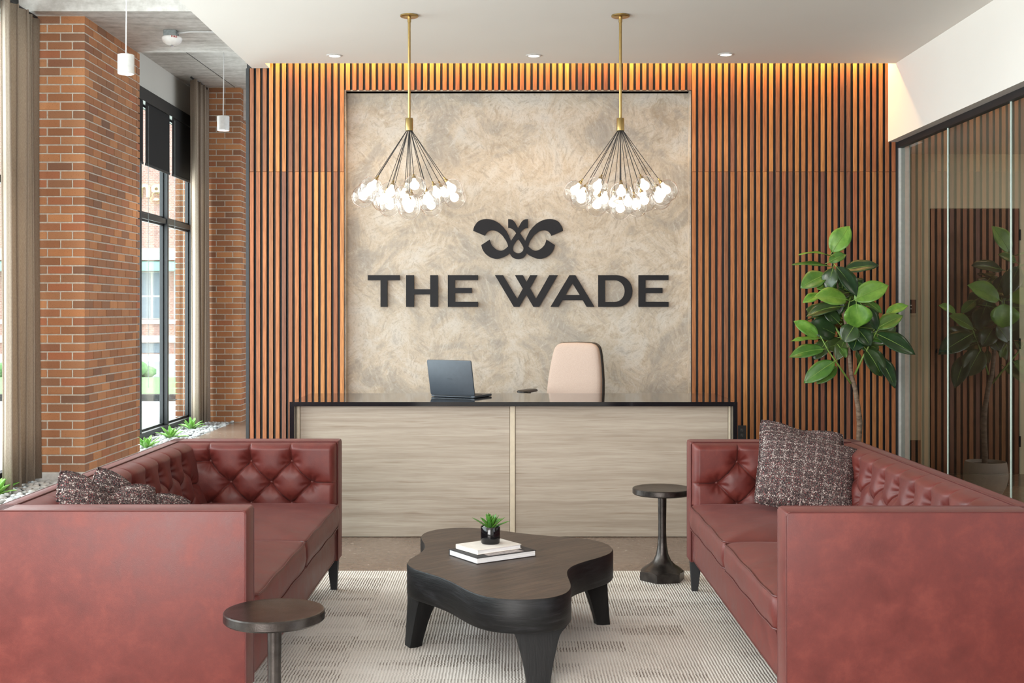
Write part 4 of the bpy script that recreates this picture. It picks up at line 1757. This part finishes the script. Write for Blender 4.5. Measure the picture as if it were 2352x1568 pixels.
# left sofa, near end
pillow('speckled tweed pillow with a chopped dent, nearest the arm of the window sofa', (-1.555, 4.55, 0.660), (r(-14), r(15), r(50)), 0.44, 0.42, 0.17, 0.05, 9)
pillow('speckled tweed pillow slumped lower behind the dented one on the window sofa', (-1.525, 4.80, 0.612), (r(-16), r(24), r(42)), 0.46, 0.42, 0.17, 0.04, 12)

# ------------------------------------------------------------------ side tables
def side_table(label, x, y, rz):
    t = thing('pedestal_table', label, 'side table', (x, y, RZ), 'cast bronze pedestal tables', rz)
    R = 0.1645
    zt = 0.519 - RZ
    b = BM()
    lathe(b, [(0.0, zt - 0.034), (R - 0.006, zt - 0.034), (R, zt - 0.028), (R, zt - 0.004), (R - 0.003, zt), (R - 0.008, zt + 0.001), (R - 0.02, zt - 0.001), (0.0, zt - 0.001)], 64, cap=False)
    obj('top', b, 'bronze', t, smooth=True, angle=35)
    b = BM()
    lathe(b, [(0.024, zt - 0.034), (0.0235, 0.40), (0.022, 0.32), (0.0225, 0.25), (0.026, 0.19), (0.034, 0.14), (0.05, 0.105), (0.074, 0.082), (0.10, 0.066), (0.118, 0.05)], 32, cap=False)
    obj('stem', b, 'bronze', t, smooth=True)
    # five sided foot with scalloped upper edge
    b = BM()
    N = 6
    seg = 10
    rings = []
    for lev in range(4):
        ring = []
        for i in range(N):
            a0, a1 = 2 * PI * i / N, 2 * PI * (i + 1) / N
            for k in range(seg):
                f = k / seg
                rr = 0.128 if lev < 3 else 0.085
                p0 = Vector((rr * math.cos(a0), rr * math.sin(a0)))
                p1 = Vector((rr * math.cos(a1), rr * math.sin(a1)))
                q = p0.lerp(p1, f)
                arch = math.sin(PI * f)
                if lev == 0:
                    z = 0.0
                elif lev == 1:
                    z = 0.03
                elif lev == 2:
                    z = 0.042 + 0.016 * arch
                else:
                    z = 0.074
                    q = q.normalized() * 0.085
                ring.append((q.x, q.y, z))
        rings.append(ring)
    rings_mesh(b, rings)
    obj('foot', b, 'bronze', t, smooth=True, angle=28)


side_table('round cast bronze pedestal table standing at the near arm of the window sofa', -0.780, 3.915, 0.3)
side_table('round cast bronze pedestal table standing before the desk beside the far end of a sofa', 0.8335, 6.62, 0.18)

# ------------------------------------------------------------------ coffee table
OUT = [(305, 275), (340, 245), (420, 225), (530, 213), (650, 213), (740, 217), (880, 232), (980, 250), (1150, 268), (1300, 278), (1430, 284), (1540, 300), (1620, 325), (1655, 350),
       (1662, 375), (1640, 398), (1560, 425), (1450, 450), (1370, 478), (1335, 505), (1332, 535), (1355, 580), (1370, 615), (1368, 645), (1330, 675), (1260, 698), (1150, 712), (1020, 716),
       (900, 712), (790, 700), (690, 675), (610, 635), (550, 595), (460, 555), (350, 525), (250, 500), (213, 470), (220, 445), (260, 418), (320, 392), (355, 360), (350, 330), (320, 298)]
TZ = 0.375
outl = []
for cx, cy in OUT:
    d = 1140 + cy / 3.015 - 714
    outl.append((((860 + cx / 3.015) - 1176) * (CAMZ - TZ) / d, (CAMZ - TZ) * F / d))


def catmull(pts, k=4):
    n = len(pts)
    out = []
    for i in range(n):
        p = [Vector(pts[(i + j) % n]) for j in (-1, 0, 1, 2)]
        for s in range(k):
            t_ = s / k
            out.append(tuple(0.5 * (2 * p[1] + (p[2] - p[0]) * t_ + (2 * p[0] - 5 * p[1] + 4 * p[2] - p[3]) * t_ ** 2 + (3 * p[1] - p[0] - 3 * p[2] + p[3]) * t_ ** 3)))
    return out


# ease the traced outline, then refine
for _ in range(2):
    outl = [tuple((Vector(outl[i - 1]) + 4 * Vector(outl[i]) + Vector(outl[(i + 1) % len(outl)])) / 6) for i in range(len(outl))]
outl = catmull(outl, 4)
ccx = sum(p[0] for p in outl) / len(outl)
ccy = sum(p[1] for p in outl) / len(outl)
ct = thing('coffee_table', 'black oak coffee table with a thick wavy cloud shaped top', 'coffee table', (ccx, ccy, RZ))
TH = 0.135


def tring(inset, z):
    n = len(outl)
    out = []
    for i in range(n):
        a, c, b_ = Vector(outl[i - 2]), Vector(outl[i]), Vector(outl[(i + 2) % n])
        d_ = (b_ - a).normalized()
        nn = Vector((d_.y, -d_.x))
        if nn.dot(c - Vector((ccx, ccy))) < -0.3:
            pass
        out.append((c.x + nn.x * inset * sgn, c.y + nn.y * inset * sgn, z))
    return out


ar = sum(outl[i][0] * outl[(i + 1) % len(outl)][1] - outl[(i + 1) % len(outl)][0] * outl[i][1] for i in range(len(outl)))
sgn = -1 if ar > 0 else 1
b = BM()
rings_mesh(b, [tring(0.02, TZ - TH), tring(0.004, TZ - TH), tring(0.0, TZ - TH + 0.006), tring(0.0, TZ - 0.006), tring(0.004, TZ - 0.0005)], cap=False)
# underside
b.verts.ensure_lookup_table()
nO = len(outl)
bot = [b.verts[i] for i in range(nO)]
f_ = b.faces.new(bot)
bmesh.ops.triangulate(b, faces=[f_])
wpart('apron', b, 'dark_oak_side', ct, smooth=True, angle=40)
b = BM()
ring = tring(0.0035, TZ)
tris = tessellate_polygon([[Vector((p[0], p[1], 0)) for p in ring]])
vtop = [b.verts.new(p) for p in ring]
for t_ in tris:
    b.faces.new([vtop[i] for i in t_])
ring2 = [b.verts.new((p[0], p[1], TZ - 0.003)) for p in ring]
for i in range(nO):
    j = (i + 1) % nO
    b.faces.new((vtop[i], vtop[j], ring2[j], ring2[i]))
wpart('tabletop', b, 'dark_oak_top', ct)
for lx, ly, ox_, oy_ in ((-0.452, 5.30, -0.90, -0.43), (0.105, 4.735, 0.12, -0.99), (0.443, 5.69, 0.96, 0.28), (-0.415, 6.09, -0.8, 0.6)):
    o_ = Vector((ox_, oy_)).normalized()
    tn = Vector((-o_.y, o_.x))
    b = BM()
    rings = []
    for z, wi, we in ((0.0, 0.062, 0.066), (0.04, 0.066, 0.074), (0.10, 0.075, 0.090), (0.15, 0.085, 0.108), (0.18, 0.095, 0.118), (0.205, 0.112, 0.130), (0.222, 0.135, 0.145), (0.236, 0.165, 0.165), (0.245, 0.18, 0.175)):
        z = z * (TZ - TH - RZ + 0.004) / 0.245 + RZ
        ring_ = []
        for a_, c_ in ((0.0, -0.42), (0.012, -0.5), (0.6, -0.5), (1.0, -0.28), (1.0, 0.28), (0.6, 0.5), (0.012, 0.5), (0.0, 0.42)):
            r_out = 0.016 - 0.030 * z / 0.24
            q = Vector((lx, ly)) + o_ * (r_out - a_ * wi) + tn * (c_ * we * (1.35 if ly < 5 else 1.0))
            ring_.append((q.x, q.y, z))
        rings.append(ring_)
    rings_mesh(b, rings)
    wpart('leg', b, 'black_wood', ct, smooth=True, angle=40)

# books and small plant on the table
def book(name, label, corner, ang, L, Wb, z0, th, cover, patch=False):
    """corner = front corner; long side runs along ang"""
    t = thing(name, label, 'book', (corner[0], corner[1], z0), 'books on the coffee table', ang)
    c = 0.0025
    obj('cover', bbox(0, L, 0, Wb, th - c, th, 0.0006, 1), cover, t)
    obj('cover', bbox(0, L, 0, Wb, 0, c, 0.0006, 1), cover, t)
    obj('spine', bbox(0, L, Wb - c, Wb, 0, th, 0.0006, 1), cover, t)
    b_ = BM()
    box(b_, 0.004, L - 0.004, 0.004, Wb - c, c, th - c)
    obj('pages', b_, 'pages', t)
    if patch:
        obj('cover_photo', bbox(0.07, 0.26, 0.012, 0.2, th, th + 0.0006, 0), 'photo_patch', t)
    return t


book('book', 'large black covered book lying flat on the table as the bottom of the stack', (-0.1556, 5.297), r(34), 0.322, 0.243, TZ + 0.0005, 0.0275, 'book_black', True)
book('book', 'smaller cream book lying on the black one, under the potted succulent', (-0.1544, 5.361), r(36), 0.245, 0.18, TZ + 0.0291, 0.021, 'book_white')
zb = TZ + 0.0506
pl = thing('potted_succulent', 'small spiky succulent in a glossy black pot on the stacked books', 'plant', (-0.100, 5.525, zb))
b = BM()
lathe(b, [(0.0, 0.0), (0.040, 0.0), (0.0435, 0.004), (0.0455, 0.03), (0.0455, 0.076), (0.044, 0.078), (0.042, 0.076), (0.042, 0.066), (0.0, 0.066)], 40, cap=False)
obj('pot', b, 'gloss_black', pl, smooth=True, angle=45)
b = BM()
for i in range(26):
    a, q = random.uniform(0, 2 * PI), 0.039 * math.sqrt(random.random())
    bmesh.ops.create_icosphere(b, subdivisions=1, radius=random.uniform(0.004, 0.007), matrix=Matrix.Translation((q * math.cos(a), q * math.sin(a), 0.069)))
o = obj('gravel', b, 'pebble', pl, smooth=True, kind='stuff')
rosette(pl, 24, 0.093, 0.0115, 'leaf_small', (0, 0, 0.066), 0.5, 1.5, -0.1)

# ------------------------------------------------------------------ rubber plant
PYD = 9.67
pp = thing('rubber_plant', 'tall rubber plant with broad green leaves in a cream pot behind the sofa', 'plant', (2.80, PYD, 0))
b = BM()
lathe(b, [(0.0, 0.0), (0.10, 0.0), (0.125, 0.02), (0.155, 0.08), (0.172, 0.15), (0.172, 0.20), (0.163, 0.26), (0.158, 0.282), (0.150, 0.282), (0.152, 0.255), (0.0, 0.25)], 48, cap=False)
obj('pot', b, 'pot', pp, smooth=True, angle=60)
b = BM()
lathe(b, [(0.0, 0.258), (0.151, 0.255)], 24, cap=False)
obj('soil', b, 'soil', pp)


def pl3(px, py, dy=0.0):
    return Vector((PX(px, PYD) - 2.80, dy, PZ(py, PYD)))


c1 = lambda x, y, dy=0.0: pl3(1800 + x / 3.919, 500 + y / 3.919, dy)
b = BM()
tr = [Vector((0.01, 0.0, 0.24)), Vector((0.005, 0, 0.33)), pl3(1972.5, 1015), pl3(1974.6, 970), pl3(1971, 935), pl3(1964, 892), pl3(1955, 861), pl3(1951, 818), pl3(1945, 760), pl3(1935, 700), pl3(1922, 650), pl3(1910, 610), pl3(1913, 590)]
tube(b, tr, [0.024, 0.022, 0.021, 0.024, 0.020, 0.019, 0.018, 0.017, 0.014, 0.011, 0.008, 0.006, 0.004], 10)
obj('trunk', b, 'bark', pp, smooth=True)
for pts, rr in (([c1(605, 1490), c1(480, 1320, -0.03), c1(390, 1200, -0.05), c1(310, 1060, -0.07)], [0.009, 0.008, 0.006, 0.004]),
                ([c1(640, 1410), c1(700, 1260, -0.03), c1(770, 1110, -0.06), c1(830, 980, -0.09)], [0.009, 0.008, 0.006, 0.004]),
                ([c1(590, 1180, 0), c1(560, 1000, -0.06), c1(545, 850, -0.09), c1(568, 720, -0.10)], [0.010, 0.008, 0.006, 0.004]),
                ([c1(590, 1220, 0), c1(640, 1000, 0.08), c1(700, 800, 0.14)], [0.010, 0.008, 0.004]),
                ([c1(585, 1200, 0), c1(500, 1000, 0.08), c1(380, 850, 0.15)], [0.010, 0.008, 0.004])):
    b = BM()
    tube(b, pts, rr, 8)
    obj('branch', b, 'stem_green', pp, smooth=True)


def big_leaf(base, tip, width, facing, droop=0.05, fold=0.25, mat='leaf_mid'):
    """broad oval leaf; facing = approximate surface normal"""
    base, tip = Vector(base), Vector(tip)
    ax = tip - base
    L = ax.length
    ax.normalize()
    nrm = Vector(facing)
    nrm = (nrm - ax * nrm.dot(ax)).normalized()
    side = ax.cross(nrm).normalized()
    rows = []
    n = 12
    for i in range(n + 1):
        t_ = i / n
        w = width / 2 * (math.sin(PI * min(1, t_ ** 0.9)) ** 0.72 if 0 < t_ < 1 else 0.02)
        if t_ > 0.85:
            w *= 1 - 0.35 * (t_ - 0.85) / 0.15
        c = base + ax * L * t_ + nrm * droop * L * math.sin(PI * t_)
        row = []
        for s in (-1, -0.66, -0.33, 0, 0.33, 0.66, 1):
            row.append(c + side * w * s + nrm * w * fold * (abs(s) ** 1.4) * (1 if fold > 0 else 1) + nrm * 0.004 * math.sin(t_ * 11 + base.x * 40) * s * abs(s))
        rows.append(row)
    b = BM()
    grid(b, rows)
    # petiole and midrib
    o = obj('leaf', b, mat, pp, smooth=True)
    md = o.modifiers.new('thickness', 'SOLIDIFY')
    md.thickness = 0.0022
    b = BM()
    pts = [base - ax * 0.03 - nrm * 0.004] + [base + ax * L * k / 6 + nrm * (droop * L * math.sin(PI * k / 6) + 0.0005) for k in range(0, 6)]
    tube(b, pts, [0.0035, 0.0032, 0.003, 0.0027, 0.0023, 0.0018, 0.0012], 6)
    obj('midrib', b, 'stem_green', o, smooth=True)


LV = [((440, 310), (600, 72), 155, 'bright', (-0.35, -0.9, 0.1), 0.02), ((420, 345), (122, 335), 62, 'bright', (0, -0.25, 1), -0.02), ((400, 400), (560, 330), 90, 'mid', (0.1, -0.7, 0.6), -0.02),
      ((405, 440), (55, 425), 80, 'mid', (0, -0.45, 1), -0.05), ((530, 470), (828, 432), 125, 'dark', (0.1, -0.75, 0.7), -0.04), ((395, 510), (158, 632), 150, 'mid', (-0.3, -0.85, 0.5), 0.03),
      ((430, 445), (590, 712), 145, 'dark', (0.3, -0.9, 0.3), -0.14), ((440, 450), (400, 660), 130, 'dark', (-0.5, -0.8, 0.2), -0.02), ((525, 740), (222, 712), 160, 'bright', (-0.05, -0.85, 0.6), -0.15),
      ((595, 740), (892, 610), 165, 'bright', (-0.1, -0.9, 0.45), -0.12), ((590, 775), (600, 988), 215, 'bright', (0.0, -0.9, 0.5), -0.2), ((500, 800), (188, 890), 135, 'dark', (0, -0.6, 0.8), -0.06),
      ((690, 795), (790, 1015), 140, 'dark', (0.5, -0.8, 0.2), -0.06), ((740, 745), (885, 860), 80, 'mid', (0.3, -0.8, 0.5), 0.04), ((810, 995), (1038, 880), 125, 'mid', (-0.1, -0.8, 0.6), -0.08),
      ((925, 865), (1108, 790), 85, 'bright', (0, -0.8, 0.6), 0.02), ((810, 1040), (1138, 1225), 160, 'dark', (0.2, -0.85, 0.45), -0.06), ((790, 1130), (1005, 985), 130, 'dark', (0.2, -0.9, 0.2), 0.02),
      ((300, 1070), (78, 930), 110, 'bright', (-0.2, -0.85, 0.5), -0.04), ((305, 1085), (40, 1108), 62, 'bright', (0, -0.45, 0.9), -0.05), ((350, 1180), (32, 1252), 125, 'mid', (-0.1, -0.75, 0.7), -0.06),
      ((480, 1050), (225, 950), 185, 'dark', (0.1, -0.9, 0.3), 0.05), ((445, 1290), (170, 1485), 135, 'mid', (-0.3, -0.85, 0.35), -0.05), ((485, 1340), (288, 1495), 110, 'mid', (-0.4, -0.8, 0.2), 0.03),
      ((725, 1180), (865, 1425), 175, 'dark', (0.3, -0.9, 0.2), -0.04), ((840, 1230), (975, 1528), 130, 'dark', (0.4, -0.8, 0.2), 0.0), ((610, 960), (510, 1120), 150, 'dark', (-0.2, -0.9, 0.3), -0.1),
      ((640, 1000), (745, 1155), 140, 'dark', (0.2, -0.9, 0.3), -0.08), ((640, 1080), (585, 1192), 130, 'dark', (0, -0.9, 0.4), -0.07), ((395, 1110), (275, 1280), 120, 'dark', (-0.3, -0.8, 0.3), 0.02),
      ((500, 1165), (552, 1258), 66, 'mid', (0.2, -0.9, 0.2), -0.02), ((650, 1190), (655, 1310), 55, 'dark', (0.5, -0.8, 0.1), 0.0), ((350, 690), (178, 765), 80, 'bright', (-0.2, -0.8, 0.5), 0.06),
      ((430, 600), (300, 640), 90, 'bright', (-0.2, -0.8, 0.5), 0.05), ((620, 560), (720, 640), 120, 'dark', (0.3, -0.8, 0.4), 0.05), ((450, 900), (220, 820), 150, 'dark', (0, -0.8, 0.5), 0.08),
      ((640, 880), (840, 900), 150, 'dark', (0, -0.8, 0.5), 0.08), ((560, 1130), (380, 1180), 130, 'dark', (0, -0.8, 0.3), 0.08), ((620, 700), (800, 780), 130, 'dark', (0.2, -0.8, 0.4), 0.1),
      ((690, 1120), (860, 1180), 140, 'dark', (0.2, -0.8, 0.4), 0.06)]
for (bs, tp, w, tone, fc, dyb) in LV:
    dyt = dyb + random.uniform(-0.08, 0.02)
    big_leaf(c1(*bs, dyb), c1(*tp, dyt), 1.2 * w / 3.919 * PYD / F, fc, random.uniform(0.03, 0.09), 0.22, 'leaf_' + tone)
# inner leaves that fill the crown
for i in range(18):
    a = random.uniform(0, 2 * PI)
    bs = c1(random.uniform(420, 720), random.uniform(620, 1120), random.uniform(-0.02, 0.06))
    L = random.uniform(0.15, 0.2)
    d = Vector((math.cos(a), random.uniform(-0.5, 0.3), 0.7 * math.sin(a))).normalized()
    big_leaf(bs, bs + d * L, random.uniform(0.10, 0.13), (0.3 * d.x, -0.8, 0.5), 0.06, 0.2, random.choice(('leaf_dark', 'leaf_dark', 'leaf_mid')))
# far side of the crown
for i in range(22):
    a = random.uniform(0.1, PI - 0.1)
    z = random.uniform(1.2, 1.85)
    bs = Vector((-0.1 + 0.05 * math.cos(a), 0.06 + 0.05 * math.sin(a), z))
    L = random.uniform(0.2, 0.27)
    d = Vector((math.cos(a), math.sin(a), random.uniform(-0.35, 0.35))).normalized()
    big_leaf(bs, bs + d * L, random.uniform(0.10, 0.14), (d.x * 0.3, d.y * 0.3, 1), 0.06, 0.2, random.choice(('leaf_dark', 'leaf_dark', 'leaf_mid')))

# ------------------------------------------------------------------ outdoors, seen through the window
bm = BM()
box(bm, -60, -4.62, -6, 20.5, -0.3, -0.05)
struct('pavement', bm, 'pavement')
bm = BM()
box(bm, -60, -4.62, 20.5, 20.75, -0.3, 0.06)
struct('kerb', bm, 'frame')
bm = BM()
box(bm, -60, -4.62, 20.75, 27.0, -0.3, 0.0)
struct('lawn', bm, 'lawn')
bm = BM()
box(bm, -60, 10, 31.0, 36.0, -0.3, -0.03)
box(bm, -60, -4.62, 27.0, 31.0, -0.3, -0.02)
struct('road', bm, 'asphalt')
bm = BM()
box(bm, -60, 10, 36.0, 42.0, -0.3, -0.01)
struct('sidewalk', bm, 'pavement')
t = thing('hedge', 'clipped green hedge at the far edge of the lawn outside', 'hedge', (-14, 27.4, 0))
b = BM()
for i in range(160):
    bmesh.ops.create_icosphere(b, subdivisions=1, radius=random.uniform(0.12, 0.22), matrix=Matrix.Translation((random.uniform(-4, 6), random.uniform(-0.2, 0.25), random.uniform(0.0, 0.22))))
obj('foliage', b, 'hedge', t, smooth=True, kind='stuff')
YB = 42.0
bx = lambda px: PX(px, YB)
bz = lambda py: PZ(py, YB)
t = thing('street_building', 'brick building with limestone bands and a sea green awning across the street', 'building', (-12, YB, 0))
b = BM()
box(b, -24, -5, YB, YB + 3, -0.05, 14)
wpart('facade', b, 'street_brick', t)
b = BM()
box(b, -24, -5, YB - 0.15, YB, bz(597), bz(570))
wpart('stone_band', b, 'limestone', t)
b = BM()
box(b, -24, -5, YB - 0.12, YB, bz(744), bz(733))
wpart('stone_band', b, 'limestone', t)
b = BM()
box(b, -24, -5, YB - 0.2, YB, bz(786), bz(770))
wpart('stone_band', b, 'limestone', t)
b = BM()
vv = [b.verts.new(p) for p in ((-24, YB - 0.9, bz(622)), (-5, YB - 0.9, bz(622)), (-5, YB - 0.02, bz(599)), (-24, YB - 0.02, bz(599)))]
b.faces.new(vv)
o = wpart('awning', b, 'awning', t)
md = o.modifiers.new('thickness', 'SOLIDIFY')
md.thickness = 0.04
for x0 in (-16.6, -14.9, -13.2, -11.9, -10.3, -8.6):
    b = BM()
    box(b, x0, x0 + 1.05, YB - 0.03, YB, bz(732), bz(624))
    wpart('window', b, 'limestone', t)
    for i in range(2):
        for zz in ((732 - 2, 682), (678, 626)):
            b = BM()
            box(b, x0 + 0.06 + i * 0.5, x0 + 0.49 + i * 0.5, YB - 0.05, YB - 0.02, bz(zz[0]), bz(zz[1]))
            wpart('pane', b, 'street_glass', t)
    b = BM()
    box(b, x0 + 0.1, x0 + 0.9, YB - 0.03, YB, bz(810), bz(788))
    wpart('basement_window', b, 'street_glass', t)
b = BM()
for zz in range(7):
    box(b, bx(416) + (zz % 2) * 0.1, bx(432), YB - 0.06, YB, bz(560 - zz * 24), bz(550 - zz * 24))
wpart('stone_quoin', b, 'limestone', t)
me = text_mesh('ng', 0.95, 0.05, 0.02)
me.transform(Matrix.Rotation(PI / 2, 4, 'X'))
sg = tag(obj('street_sign', me, 'sign_yellow'), 'pale yellow letters ng on the brick building outside the window', 'sign')
sg.location = (bx(346), YB - 0.07, bz(434))
